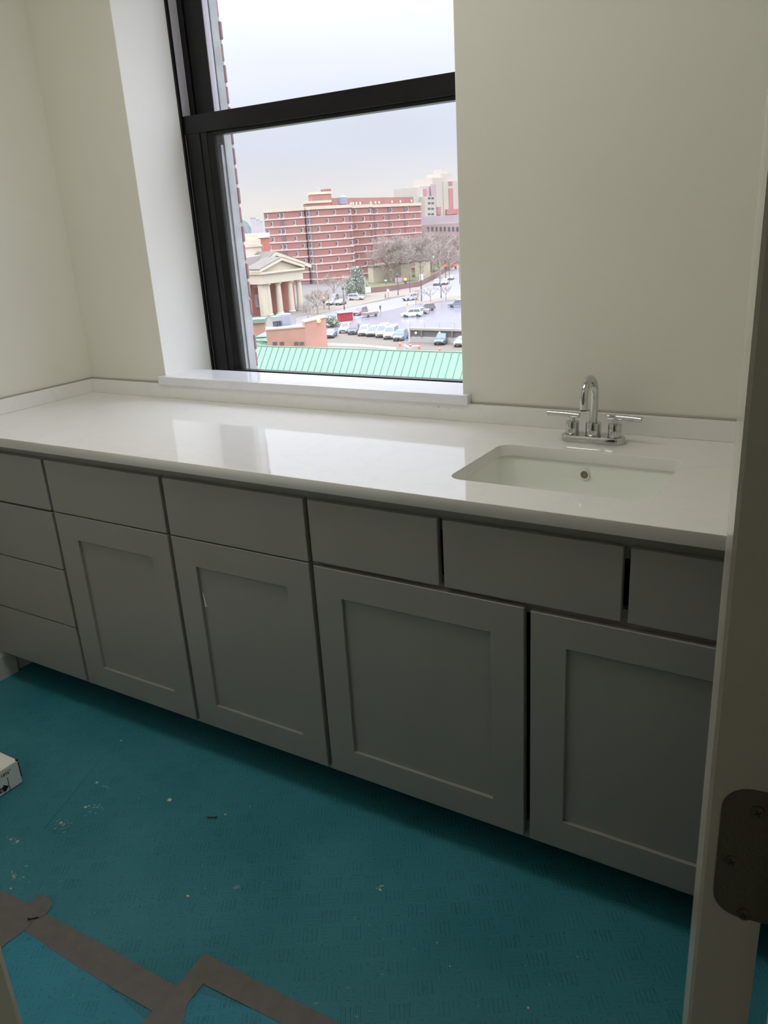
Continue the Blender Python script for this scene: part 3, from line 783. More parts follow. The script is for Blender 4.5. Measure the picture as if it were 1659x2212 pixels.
# ---- brick penthouse with wall lamp
pa, pb = D(575, 712, 60), D(658, 704, 60.4)
fp = Fac((pa.x, pa.y), (pb.x, pb.y))
pent = thing('roof_penthouse', 'orange-brown brick rooftop block with sloped parapet in front of the columned hall', 'building', fp.w(0, 0, pa.z - 3))
u1, zt1 = fp.hit(658, 702); _, zt0 = fp.hit(576, 711)
part(fp.box(MB(), 0, u1, -1.3, 0, pa.z - 6, zt0 - .1), 'brick_wall', O_BRICK3, pent)
part(fp.box(MB(), -.05, u1, -.25, .05, zt0 - .1, zt0), 'parapet_cap', O_TAN, pent)
ff = Fac((pb.x, pb.y), (D(703, 688, 60.6).x, D(703, 688, 60.6).y))
ue, ze = ff.hit(703, 686); _, zs = ff.hit(659, 697)
part(ff.poly(MB(), [(0, pa.z - 6), (ue, pa.z - 6), (ue, ze), (0, zs)], -1.2, 0), 'side_wall', om('lamplit_side_brick', vc(226, 174, 152), var=.1, scale=.7), pent)  # paler brick here carries the glow of the wall lamp
part(ff.poly(MB(), [(0, zs), (ue + .05, ze), (ue + .05, ze + .1), (0, zs + .1)], -1.25, .06), 'side_cap', O_BAND, pent)
lu, lz = ff.hit(688, 693)
part(MB().lathe((ff.w(lu, .12, lz)[0], ff.w(lu, .12, lz)[1], lz - .14), [(.05, 0), (.13, .05), (.14, .2), (.05, .28)], 10), 'wall_lamp', O_LIT, pent)
for px in (594, 609, 640, 652):
    a_, zz = fp.hit(px, 742)
    part(fp.box(MB(), a_ - .16, a_ + .16, 0, .05, zz - .1, zz + .12), 'vent', O_DARK, pent)
ra = D(571, 700, 66)
part(fp.box(MB(), .02, u1 + .1, -2.6, -.26, zt0 - .55, zt0 - .09), 'flat_roof', O_PALEROOF, pent)
# ---- HVAC unit
ha, hb_ = D(608, 704, 62.2), D(631, 701, 62.6)
fh = Fac((ha.x, ha.y), (hb_.x, hb_.y))
hv = thing('rooftop_air_unit', 'pale grey metal air-handling unit on the brick rooftop block', 'air unit', tuple(ha))
_, zt = fh.hit(612, 679); _, z0 = fh.hit(610, 704)
part(fh.box(MB(), -.02, fh.L, -.8, 0, z0, zt), 'housing', O_HVAC, hv, bevel=.02)
part(fh.box(MB(), -.6, -.02, -.7, .02, z0 + .4, zt - .1), 'intake_hood', om('hood_green', vc(178, 190, 182)), hv)
for i in range(3): part(fh.box(MB(), -.5 + i * .2, -.36 + i * .2, -.5, .05, z0, z0 + .38), 'fan_grille', O_DARK, hv)
part(fh.box(MB(), .1, .75, 0, .02, z0 + .1, zt - .15), 'access_panel', om('panel_grey', vc(182, 186, 198)), hv)

# ---- columned hall
A_, B_ = G(589, 681), G(655, 670)
fc = Fac((A_.x, A_.y), (B_.x, B_.y))
hall = thing('columned_hall', 'red brick hall with a cream four-column portico and pediment', 'building', fc.w(fc.L / 2, 0, GZ))
def hz(px, py): return fc.hit(px, py)
cols = [((574, 616), (577, 682)), ((583, 613), (588, 681)), ((603, 610), (611, 677)), ((628, 606), (636, 674)), ((649, 604), (655, 671))]
_, ztop_ = hz(583, 613); ztop_ += 0
zt2 = hz(649, 603)[1]
ze_ = (ztop_ + zt2) / 2
for i, (t_, b_) in enumerate(cols):
    uu = hz(*b_)[0] if i else hz(574, 640)[0]
    if i == 0:
        part(fc.box(MB(), uu - .9, uu + .9, -1.6, -.3, GZ, ze_), 'pilaster', O_CREAM, hall); continue
    c = fc.w(uu, -.8, 0)
    part(MB().lathe((c[0], c[1], GZ), [(1.0, 0), (1.0, .3), (.82, .4), (.80, 2.5), (.68, ze_ - GZ - .55), (.90, ze_ - GZ - .35), (1.0, ze_ - GZ - .3), (1.0, ze_ - GZ)], 14), 'column', O_CREAM, hall, smooth=True)
uL = hz(563, 612)[0]; uR = hz(652, 590)[0]
zE1 = (hz(583, 592)[1] + hz(645, 582)[1]) / 2
part(fc.box(MB(), uL, uR, -5.5, .3, ze_, zE1), 'entablature', O_CREAM, hall)
part(fc.box(MB(), uL - .4, uR + .4, -5.5, .8, zE1, zE1 + .5), 'cornice', O_CREAM, hall)
ua, za = hz(614, 563)
uM = (uL + uR) / 2
part(fc.poly(MB(), [(uL, zE1 + .5), (uR, zE1 + .5), (uM, za)], -5.5, -.2), 'pediment', O_CREAM, hall)
rk = .6
for s_, (x0_, x1_) in enumerate(((uL - .5, uM), (uM, uR + .5))):
    pts = [(x0_, zE1 + .5), (x1_, za + .2), (x1_, za + .8), (x0_, zE1 + 1.1)] if s_ == 0 else [(x0_, za + .2), (x1_, zE1 + .5), (x1_, zE1 + 1.1), (x0_, za + .8)]
    part(fc.poly(MB(), pts, -5.5, .8), 'raking_cornice', O_CREAM, hall)
    pts = [(p[0], p[1] + .05 + (.55 if i > 1 else .6)) for i, p in enumerate(pts)]
    q = [(x0_ - .1, zE1 + 1.1), (x1_, za + .8), (x1_, za + 1.0), (x0_ - .1, zE1 + 1.3)] if s_ == 0 else [(x0_, za + .8), (x1_ + .1, zE1 + 1.1), (x1_ + .1, zE1 + 1.3), (x0_, za + 1.0)]
    part(fc.poly(MB(), q, -5.5, .7), 'portico_roof', O_ROOFG, hall)
# main block behind
uBL = hz(520, 620)[0]; uBR = hz(664, 620)[0] + .6
part(fc.box(MB(), uBL, uBR, -22, -5.5, GZ, ze_ + .8), 'brick_body', O_BRICK2, hall)
part(fc.box(MB(), uBL - .3, uL, -22, -5.0, ze_ + .8, ze_ + 2.2), 'eave_cornice', O_CREAM, hall)
part(fc.box(MB(), uR, uBR + .5, -22, -5.0, ze_ + .8, ze_ + 2.2), 'eave_cornice', O_CREAM, hall)
fb = Fac(fc.w(0, -6, 0)[:2], fc.w(10, -6, 0)[:2])
g0 = fb.hit(557, 584); ga = fb.hit(592, 552); g1 = fb.hit(665, 574)
zl = ze_ + 2.2
part(fb.poly(MB(), [(g0[0], zl), (g1[0], zl), (ga[0] + 0, ga[1])], -14, 0), 'gable_wall', O_CREAM, hall)
for a1, a2 in (((g0[0] - .6, zl), ga), (ga, (g1[0] + .6, zl))):
    part(fb.poly(MB(), [(a1[0], a1[1]), (a2[0], a2[1]), (a2[0], a2[1] + .9), (a1[0], a1[1] + .9)], -14, .8), 'gable_cornice', O_CREAM, hall)
    part(fb.poly(MB(), [(a1[0], a1[1] + .9), (a2[0], a2[1] + .9), (a2[0], a2[1] + 1.1), (a1[0], a1[1] + 1.1)], -14, .7), 'gable_roof', O_ROOFG, hall)
lg0 = fb.hit(528, 576); lg1 = fb.hit(566, 549)
part(fb.poly(MB(), [(uBL, zl), (g0[0] + 5, zl), (g0[0] + 5, lg1[1] - .3), (uBL, lg1[1] - 1.2)], -12, -3), 'wing_roof', om('wing_roof_grey', vc(198, 184, 180)), hall)
# wing windows, frame > pane
for (x0_, y0_, x1_, y1_) in ((545, 602, 557, 621), (549.5, 635, 562, 663)):
    fw_ = Fac(fc.w(0, -5.5, 0)[:2], fc.w(10, -5.5, 0)[:2])
    (a0, z1_), (a1, z0_) = fw_.hit(x0_, y0_), fw_.hit(x1_, y1_)
    z1_ -= .2
    w_ = part(fw_.box(MB(), a0, a1, 0, .2, z0_, z1_), 'window', O_WINF, hall)
    part(fw_.box(MB(), a0 + .7, a1 - .7, .2, .26, z0_ + .6, z1_ - .6), 'pane', O_WIN, w_)
for t in (.25, .5, .75):
    uu = hz(589 + 66 * t, 650)[0]
fwb = Fac(fc.w(0, -5.5, 0)[:2], fc.w(10, -5.5, 0)[:2])
# drum tower
fd = Fac(fc.w(0, -12, 0)[:2], fc.w(10, -12, 0)[:2])
(t0, z1_), (t1_, z0_) = fd.hit(520, 508), fd.hit(566, 552)
tower = part(fd.box(MB(), t0, t1_, -10, 0, z0_ - 2, z1_ - 1.2), 'tower_base', O_CREAM, hall)
part(fd.box(MB(), t0, t1_ - .4, -9.6, -.4, z1_ - 1.2, z1_), 'tower_top', O_CREAM, hall)
part(fd.box(MB(), t0, t1_ + .3, -10.3, .3, (z0_ + z1_) / 2 - .4, (z0_ + z1_) / 2), 'tower_ledge', O_BAND, hall)
(t2_, zz1), (t3_, zz0) = fd.hit(536, 524), fd.hit(557, 529)
part(fd.box(MB(), t2_, t3_, -.1, .06, zz0, zz1 - .6), 'tower_panel', om('tower_panel', vc(226, 214, 188)), hall)
# ---- white box building between tower and dormitory
fq = Fac(D(560, 520, 260).xy[:], D(576, 519, 262).xy[:])
lb = thing('low_building', 'small white-topped building between the cream tower and the dormitory', 'building', fq.w(0, 0, GZ))
part(fq.box(MB(), -2, fq.L + 1, -12, 0, GZ, fq.hit(565, 514)[1]), 'wall', O_BRICK2, lb)
part(fq.box(MB(), -2.2, fq.L + 1.2, -12, .3, fq.hit(565, 514)[1], fq.hit(565, 503)[1]), 'roof_band', O_WHITE, lb)

# ---- dormitory
ZT = 8.9; fh_ = 2.8
front = [(-205.7, 252.3), (-198.6, 254.3), (-189.6, 256.2), (-190.6, 257.6), (-186.6, 256.6), (-185.3, 255.1), (-177.2, 269.2), (-184.0, 280.1), (-178.5, 286.0), (-182.9, 293.3), (-176.1, 321.8)]
back = [(-200, 350), (-226, 300)]
dorm = thing('dormitory', 'long eight-storey red brick dormitory with cream floor bands', 'building', (-185, 280, GZ))
part(MB().prism(front + back, GZ, ZT - .1), 'brick_wall', O_BRICK, dorm)
def strip(mb, poly, w_in, w_out, z0, z1):
    for i in range(len(poly) - 1):
        F_ = Fac(poly[i], poly[i + 1]); F_.box(mb, -.12, F_.L + .12, -w_in, w_out, z0, z1)
    return mb
part(strip(MB(), front, .4, .35, ZT - .9, ZT + .25), 'parapet', O_CREAM, dorm)
for k in range(9):
    z = 5.5 - k * fh_
    if z < GZ + .5: break
    part(strip(MB(), front, .1, .22, z - .26, z + .26), 'floor_band', O_BAND, dorm)
part(MB().prism([(x * .999, y) for x, y in front[:6]] + [(-190, 275), (-220, 280)], ZT - .1, ZT), 'flat_roof', O_ROOFG, dorm)
rw = random.Random(5)
O_BAY = om('bay_shade', vc(150, 118, 122))  # shade of the bays, put in as flat dark strips
def dwin(F_, u, zf, w=1.0, h=1.75, dark=False):
    f_ = part(F_.box(MB(), u - w / 2, u + w / 2, .0, .12, zf - h, zf), 'window', O_WINF if not dark else O_BAY, dorm)
    part(F_.box(MB(), u - w / 2 + .0, u + w / 2 - .35, .12, .16, zf - h + .35, zf - .1), 'pane', O_WIN, f_)
segs = {0: [1.3, 3.0, 6.2], 1: [.5, 5.0, 7.9], 3: [1.0, 2.6], 5: [2.4, 6.2, 9.4, 13.0, 15.6], 7: [1.4, 4.6, 7.2], 9: [2.5, 6.5, 11, 15.5, 21, 25]}
for si, us in segs.items():
    F_ = Fac(front[si], front[si + 1])
    for j, uu in enumerate(us):
        if uu > F_.L - .4: continue
        for k in range(8):
            if (k + j) % 2 and si != 3: continue
            z = 5.5 + 2.55 - .3 - k * fh_ + (.0 if k else 0)
            if z - 2 < GZ: continue
            dwin(F_, uu, z - .25)
    if si in (0, 1, 5, 7, 9):
        for uu in ([F_.L - .5] if si in (0, 5, 7) else ([1.2, 9.5, 19] if si == 9 else [.4])):
            part(F_.box(MB(), uu - .45, uu + .45, -.1, .1, GZ, ZT - .9), 'bay_shade_strip', O_BAY, dorm)
F_ = Fac(front[3], front[4]); part(F_.box(MB(), 0, F_.L, -.1, .05, GZ, ZT - .9), 'glazed_bay', om('bay_grey', vc(165, 150, 152)), dorm)
# rooftop blocks
def rblock(pts, z0, z1, name, m_, cap=None, depth=8):
    a_, b_ = pts; F2 = Fac(a_, b_)
    part(F2.box(MB(), 0, F2.L, -depth, 0, z0, z1), name, m_, dorm)
    if cap: part(F2.box(MB(), -.2, F2.L + .2, -depth - .2, .25, z1 - .5, z1 + .35), 'roof_band', cap, dorm)
q = lambda px, py, dd: tuple(D(px, py, dd).xy)
zz = lambda px, py, dd: D(px, py, dd).z
rblock((q(661, 440, 306), q(715, 440, 308)), ZT - .3, zz(690, 435.5, 307), 'lower_penthouse', O_BRICK, O_CREAM)
rblock((q(673, 430, 309), q(716, 430, 311)), zz(690, 437, 307), zz(690, 416.5, 309), 'upper_penthouse', O_BRICK, O_CREAM, 6)
rblock((q(700, 420, 313), q(715.5, 420, 314)), ZT, zz(707, 408.5, 314), 'chimney_block', om('dark_brick', vc(165, 125, 110)), None, 4)
rblock((q(715, 440, 322), q(893, 428, 372)), ZT - .5, zz(893, 425.5, 372), 'roof_storey', om('roof_storey_brick', vc(190, 140, 128)), None, 8)
for px in (757, 762, 769, 777, 800, 810, 818, 846, 864, 888):
    F2 = Fac(q(715, 440, 322), q(893, 428, 372)); uu, z_ = F2.hit(px, 440 - (px - 757) * .045 + 0)
    part(F2.box(MB(), uu - .5, uu + .5, 0, .3, z_ - .5, z_ + .5), 'roof_vent', O_WHITE, dorm)
tk = D(739.5, 433, 318)
tank = thing('water_tank', 'blue-grey round rooftop tank on the brick dormitory', 'tank', (tk.x, tk.y, ZT))
zt = zz(739, 422.5, 318)
part(MB().lathe((tk.x, tk.y, ZT), [(1.5, 0), (1.5, .8), (1.95, .9), (1.95, zt - ZT - .7), (1.4, zt - ZT), (.2, zt - ZT + .1)], 14), 'drum', om('tank_blue', vc(165, 178, 192)), tank, smooth=False)
an = D(684.5, 420, 309)
ant = thing('roof_antenna', 'thin white antenna mast on the dormitory penthouse roof', 'antenna', (an.x, an.y, zz(684, 416, 309)))
part(MB().tube([(an.x, an.y, zz(684, 417, 309)), (an.x, an.y, zz(684, 398, 309))], .12, 5), 'mast', O_WINF, ant)
part(MB().tube([(an.x, an.y, zz(684, 401, 309)), (an.x + 1.5, an.y + .5, zz(684, 414, 309))], .08, 4), 'stay', O_WINF, ant)

# ---- pale tower block at right
F3 = Fac(q(891, 440, 430), q(1040, 420, 470))
tb = thing('tower_block', 'tall cream apartment tower with red stripes behind the dormitory', 'building', F3.w(10, 0, GZ))
def t3(px, py): return F3.hit(px, py)
def tbox(name, x0_, x1_, ytop, m_, d0=-14, d1=0, ybot=None):
    xm = (x0_ + x1_) / 2; z1_ = t3(xm, ytop)[1]; z0_ = GZ if ybot is None else t3(xm, ybot)[1]
    part(F3.box(MB(), t3(x0_, ytop)[0], t3(x1_, ytop)[0], d0, d1, z0_, z1_), name, m_, tb)
tbox('west_wing', 892, 912, 405, O_CREAM2); tbox('link_wing', 908, 936, 402, om('link_wall', vc(215, 200, 195)), -14, -.8)
tbox('core', 934, 962, 384, O_CREAM2); tbox('core', 956, 1060, 391, O_CREAM2, -14, .3); tbox('plant_room', 957, 982, 374, O_CREAM2, -12, -2); tbox('roof_tank', 966, 978, 364, O_CREAM2, -10, -4)
tbox('stair_block', 906, 928, 425, O_CREAM2, -4, 4)
O_RS = om('tower_red', vc(214, 150, 142))
tbox('red_stripe', 967.5, 975.5, 392, O_RS, .3, .5, 400); tbox('red_stripe', 967.5, 977, 407, O_RS, .3, .5, 452); tbox('red_stripe', 943, 951, 447, O_RS, 0, .5, 464); tbox('red_base', 961, 986, 452, O_RS, .3, 1.5, 463)
tbox('red_stripe', 917, 923, 408, O_RS, -.8, -.6, 422); tbox('grey_stripe', 930, 940, 398, om('tower_greystripe', vc(205, 185, 185)), -.2, .4, 463)
for y_ in (429.5, 440, 452, 463.5):
    for x_ in (912, 919.5):
        tbox('window', x_, x_ + 5.5, y_ - 2.2, O_WIN, 3.9, 4.1, y_ + 1.8)
# ---- low grey building behind trees
F4 = Fac(q(905, 470, 385), q(1060, 462, 372))
lo = thing('long_low_building', 'long grey-brown building behind the bare trees at right', 'building', F4.w(10, 0, GZ))
part(F4.box(MB(), 0, F4.L, -14, 0, GZ, F4.hit(950, 484)[1]), 'wall', om('grey_brown_wall', vc(196, 178, 170)), lo)
part(F4.poly(MB(), [(0, F4.hit(950, 484)[1]), (F4.L, F4.hit(950, 484)[1]), (F4.L - 2, F4.hit(950, 466)[1]), (1, F4.hit(950, 466)[1])], -13, -1), 'roof', om('low_roof', vc(206, 196, 198)), lo)
for i in range(14):
    for y_ in (495, 515, 535):
        uu, z_ = F4.hit(925 + i * 9, y_)
        if uu < F4.L - 1: part(F4.box(MB(), uu - .5, uu + .5, 0, .1, z_ - 1, z_ + 1), 'window', O_WIN, lo)
# ---- small cream buildings behind the lawn
for i, (x0_, x1_, yt, yb, dd, lab) in enumerate(((806, 842, 575, 590, 292, 'low cream garden building left of the big bare tree'), (866, 889, 569, 584, 292, 'small pale garden shelter right of the big bare tree'), (914, 929, 563, 577, 305, 'small square cream building at the far end of the lawn'))):
    Fi = Fac(q(x0_, yb, dd), q(x1_, yb - 2, dd + 3)); t_ = thing('garden_building', lab, 'building', Fi.w(Fi.L / 2, 0, GZ))
    z1_ = Fi.hit((x0_ + x1_) / 2, yt)[1]
    part(Fi.box(MB(), 0, Fi.L, -4, 0, GZ, z1_), 'wall', om('garden_wall', vc(228, 216, 186)), t_)
    part(Fi.box(MB(), -.3, Fi.L + .3, -4.3, .3, z1_, z1_ + .3), 'roof', O_ROOFG, t_)
# ---- brick retaining wall at the street corner
bw = MB(); pl = [pxy(795, 634), pxy(850, 628), pxy(905, 619), pxy(935, 604), pxy(985, 573)]
for i in range(4):
    Fi = Fac(pl[i], pl[i + 1]); Fi.box(bw, 0, Fi.L, -.4, 0, GZ, GZ + 1.7)
rwall = thing('retaining_wall', 'low dark red brick wall between lawn and pavement', 'wall', (*pl[1], GZ))
part(bw, 'brick_wall', om('low_wall_brick', vc(158, 124, 118)), rwall)
# ---- parking deck wall with openings
w0 = G(886, 740); F5 = Fac((w0.x, w0.y), (w0.x + 22, w0.y - 1.2))
dk = thing('parking_deck_wall', 'grey concrete parking wall with dark openings and a rail', 'wall', (w0.x, w0.y, GZ))
zb1, zb2 = F5.hit(890, 727)[1], F5.hit(890, 713)[1]
part(F5.box(MB(), 0, F5.L, -.4, 0, GZ, zb1), 'base', om('concrete_base', vc(205, 200, 192)), dk)
part(F5.box(MB(), 0, F5.L, -.4, .1, zb2, zb2 + .35), 'cap_beam', om('concrete_cap', vc(190, 184, 172)), dk)
part(F5.box(MB(), 0, F5.L, -.3, -.2, zb1, zb2), 'screen', om('screen_dark', vc(128, 118, 112)), dk)
for px in (887, 911, 977):
    uu = F5.hit(px, 720)[0]; part(F5.box(MB(), uu - .12, uu + .12, -.35, .12, zb1, zb2), 'post', O_WALK, dk)
for px in (899, 950):
    uu, z_ = F5.hit(px, 719); part(MB().lathe((F5.w(uu, .05, 0)[0], F5.w(uu, .05, 0)[1], z_ - .25), [(.1, 0), (.22, .1), (.22, .35), (.1, .45)], 8), 'wall_light', O_WHITE, dk)
b = MB(); zr = F5.hit(890, 697)[1]
for k in range(8): F5.box(b, k * 3, k * 3 + .06, -.2, -.14, zb2 + .35, zr)
for z_ in (zr, (zr + zb2 + .35) / 2): F5.box(b, 0, F5.L, -.2, -.17, z_ - .015, z_ + .015)
part(b, 'rail', om('rail_grey', vc(190, 188, 190)), dk)
# ---- white kerb wall below the lower lot
b = MB(); pl = [pxy(703, 747), pxy(770, 749), pxy(853, 756)]
for i in range(2): Fi = Fac(pl[i], pl[i + 1]); Fi.box(b, 0, Fi.L, -.4, 0, GZ, GZ + .38)
kw = thing('kerb_wall', 'long low white wall just beyond the green roof ridge', 'wall', (*pl[1], GZ)); part(b, 'coping', O_WHITE, kw)
# barrier arm
ba = thing('barrier_arm', 'white curved barrier arm beside the traffic cones', 'barrier', (*pxy(874, 757), GZ))
p0, p1, p2, p3 = G(874, 758), G(885, 752, GZ + 1), G(893, 748, GZ + 1.2), G(903, 747, GZ + 1.2)
part(MB().tube([tuple(p0), tuple(p0 + Vector((0, 0, 1.1)))], .09, 6), 'post', O_WHITE, ba)
part(MB().tube([tuple(p0 + Vector((0, 0, 1.0))), tuple(p1), tuple(p2), tuple(p3)], .1, 6), 'arm', O_WHITE, ba)

# ---- cars
def car(px0, py0, px1, py1, kind, colr, label, group=None, lit=False):
    a_, b_ = G(px0, py0), G(px1, py1)          # front, rear on the ground
    d_ = (a_ - b_); d_.z = 0; d_.normalize(); n_ = Vector((-d_.y, d_.x, 0)); c_ = (a_ + b_) / 2
    L, W, Hh = {'sedan': (4.6, 1.8, 1.42), 'suv': (4.8, 1.9, 1.75), 'pickup': (5.7, 2.0, 1.85), 'van': (5.4, 2.0, 2.15)}[kind]
    def fr(x, y, z): p = c_ + d_ * x + n_ * y; return (p.x, p.y, GZ + .1 + z)
    t = thing({'sedan': 'car', 'suv': 'suv', 'pickup': 'pickup_truck', 'van': 'van'}[kind], label, 'car' if kind in ('sedan', 'suv') else ('truck' if kind == 'pickup' else 'van'), fr(0, 0, -.1), group)
    M_ = om('car_paint_%d_%d_%d' % colr, vc(*colr), rough=.35, var=.02)
    h = L / 2; sill = .32; belt = .95 if kind != 'van' else 1.1
    def sec(x, hw, z0_, z1_): return [fr(x, -hw, z0_), fr(x, hw, z0_), fr(x, hw, z1_), fr(x, hw * .94, z1_ + .03), fr(x, -hw * .94, z1_ + .03), fr(x, -hw, z1_)]
    hw = W / 2
    if kind == 'pickup':
        body = [(-h, hw * .96, .45, .98), (-h + .1, hw, sill, 1.0), (-.3, hw, sill, 1.0), (h * .4, hw, sill, 1.0), (h - .25, hw * .96, sill, .93), (h, hw * .85, .4, .75)]
    elif kind == 'van':
        body = [(-h, hw * .96, .4, 1.1), (-h + .1, hw, sill, 1.15), (h * .5, hw, sill, 1.1), (h - .3, hw * .95, sill, .95), (h, hw * .85, .4, .75)]
    else:
        body = [(-h, hw * .9, .45, .85), (-h + .15, hw * .97, sill, belt), (0, hw, sill, belt), (h * .45, hw, sill, belt - .04), (h - .25, hw * .94, sill, .80), (h, hw * .82, .42, .66)]
    part(MB().loft([sec(*s_) for s_ in body]), 'body', M_, t, smooth=False)
    # greenhouse: (x bottom rear, x top rear, x top front, x bottom front)
    g = {'sedan': (-h + .75, -h + 1.35, h * .12, h * .42), 'suv': (-h + .12, -h + .45, h * .12, h * .45), 'pickup': (-.35, -.15, 1.0, 1.65), 'van': (-h + .05, -h + .2, h * .35, h * .68)}[kind]
    bz = body[2][3] + .02
    def gsec(z, t_, i_): 
        xr = g[0] + (g[1] - g[0]) * t_; xf = g[3] + (g[2] - g[3]) * t_; w_ = hw * (.93 - .13 * t_) - i_
        return [fr(xr + i_, -w_, z), fr(xf - i_, -w_, z), fr(xf - i_, w_, z), fr(xr + i_, w_, z)]
    cab = part(MB().loft([gsec(bz, 0, 0), gsec(Hh - .08, .95, 0), gsec(Hh, 1, .10)]), 'cabin', M_, t)
    # glass: side, windscreen, rear panes standing a little proud
    gl = MB(); z0_, z1_ = bz + .06, Hh - .16
    for s_ in (-1, 1):
        def sp_(x, t_, o): return fr(x, s_ * (hw * (.93 - .13 * t_) + o), bz + (Hh - bz) * t_)
        xr0, xr1 = g[0] + .2, g[1] + .12; xf0, xf1 = g[3] - .25, g[2] - .08
        xm0 = (xr0 + xf0) / 2
        for (q0_, q1_, q2_, q3_) in ((xr0, xm0 - .05, xm0 - .05, xr1), (xm0 + .05, xf0, xf1, xm0 + .05)):
            ring_ = lambda o: [sp_(q0_, .1, o), sp_(q1_, .1, o), sp_(q2_, .82, o), sp_(q3_, .82, o)]
            gl.loft([ring_(-.02), ring_(.015)])
    for (xb, xt, o) in ((g[3], g[2], 1), (g[0], g[1], -1)):
        def fp_(y_, t_, oo): return fr(xb + (xt - xb) * t_ + o * oo, y_ * (hw * (.93 - .13 * t_) - .12), bz + (Hh - bz) * t_)
        gl.loft([[fp_(-1, .12, e_), fp_(1, .12, e_), fp_(1, .85, e_), fp_(-1, .85, e_)] for e_ in (-.03, .02)])
    part(gl, 'windows', O_GLASS, t)
    if kind == 'pickup':
        part(MB().box(-h + .15, -.42, -hw + .15, hw - .15, .98, 1.045, fr=fr), 'bed', O_DARK, t)
    part(MB().box(h - .03, h + .03, -hw * .6, hw * .6, .45, .65, fr=fr), 'grille', O_DARK, t)
    for s_ in (-1, 1):
        part(MB().box(h - .06, h + .03, s_ * hw * .62 - .15, s_ * hw * .62 + .15, .58, .72, fr=fr), 'headlight', O_HEAD if lit else O_WHITE, t)
    for x_ in (h - .95, -h + .95):
        for s_ in (-1, 1):
            p0_, p1_ = fr(x_, s_ * (hw - .2), .24), fr(x_, s_ * (hw + .02), .24)
            part(MB().tube([p0_, p1_], .34, 12), 'wheel', O_TYRE, t)
    return t
car(733, 724, 769, 710, 'pickup', (252, 252, 252), 'white pickup truck at the left end of the parked row', 'vehicles parked in a row')
car(755, 729, 780, 712, 'pickup', (120, 112, 118), 'dark grey pickup right of the leftmost white pickup', 'vehicles parked in a row')
car(776, 732, 799, 716, 'suv', (244, 246, 248), 'white four-wheel-drive with dark grille, third from the left in the row', 'vehicles parked in a row')
car(795, 733, 816, 718, 'suv', (146, 166, 164), 'pale teal car between two white vehicles in the row', 'vehicles parked in a row')
car(816, 735, 839, 719, 'van', (250, 248, 240), 'cream-white van, left of the two adjoining vans', 'vehicles parked in a row')
car(832, 739, 858, 722, 'van', (252, 252, 250), 'white van, right of the two adjoining vans', 'vehicles parked in a row')
car(851, 743, 880, 726, 'suv', (122, 140, 140), 'dark teal car at the right end of the parked row, beside the orange cone', 'vehicles parked in a row')
car(941, 751, 970, 735, 'suv', (115, 136, 136), 'dark teal car parked alone in front of the parking wall')
car(985, 754, 1012, 740, 'sedan', (250, 250, 252), 'white car cut off by the right window edge')
car(873, 685, 908, 684, 'suv', (244, 244, 248), 'white car seen from the side on the wet lot')
car(891, 679, 920, 678, 'sedan', (190, 182, 184), 'grey car half hidden behind the white one on the wet lot')
car(905, 674, 932, 671, 'suv', (158, 132, 136), 'dark maroon car at the back of the three on the wet lot')
car(976, 664, 1002, 663, 'suv', (150, 154, 158), 'dark car at the right window edge on the wet lot')
car(784, 648, 756, 649, 'suv', (226, 224, 226), 'silver car parked on the pavement left of the sign')
car(875, 650, 899, 647, 'suv', (232, 226, 230), 'silver car driving on the street, behind the yellow hydrant')
car(937, 620, 950, 612, 'suv', (160, 185, 205), 'light blue car on the far street')
car(956, 618, 966, 611, 'suv', (215, 195, 165), 'car with bright headlights on the far street', None, True)
car(969, 607, 979, 601, 'sedan', (215, 210, 205), 'farthest car with headlights on the street', None, True)
car(706, 736, 724, 722, 'sedan', (145, 150, 165), 'dark blue-grey car behind the brick rooftop block')
car(708, 661, 724, 656, 'sedan', (225, 224, 222), 'white car parked among the street trees at left')
car(714, 652, 729, 647, 'suv', (150, 146, 144), 'dark car behind the white one among the street trees')
car(728, 661, 745, 656, 'sedan', (190, 178, 165), 'tan car beside the dark street lamp at left')
car(767, 683, 790, 677, 'suv', (176, 138, 142), 'dark red car beside the red container')
# flat trailer
F6 = Fac(pxy(790, 687), pxy(818, 683)); tr_ = thing('flat_trailer', 'low dark flatbed trailer right of the dark red car', 'trailer', F6.w(F6.L / 2, 0, GZ))
part(F6.box(MB(), 0, F6.L, -1.8, 0, GZ + .5, GZ + 1.1), 'bed', om('trailer_brown', vc(168, 150, 146)), tr_)
for u_ in (.8, F6.L - .8): p0_ = F6.w(u_, -.1, GZ + .33); p1_ = F6.w(u_, .08, GZ + .33); part(MB().tube([p0_, p1_], .33, 10), 'wheel', O_TYRE, tr_)
# red container
F7 = Fac(pxy(735, 695), pxy(763, 692)); ct_ = thing('red_container', 'bright red open container on the lot edge', 'container', F7.w(F7.L / 2, 0, GZ))
z1_ = F7.hit(748, 676)[1]
part(F7.box(MB(), 0, F7.L, -1.8, 0, GZ + .1, z1_), 'box_body', om('container_red', vc(214, 62, 66), scale=1), ct_)
part(F7.box(MB(), -.3, F7.L + .3, -2, .2, z1_, z1_ + .15), 'lid', om('container_lid', vc(180, 165, 165)), ct_)
for k in range(5): part(F7.box(MB(), .2 + k * F7.L / 5, .3 + k * F7.L / 5, 0, .08, GZ + .2, z1_ - .1), 'rib', om('container_rib', vc(190, 50, 56)), ct_)
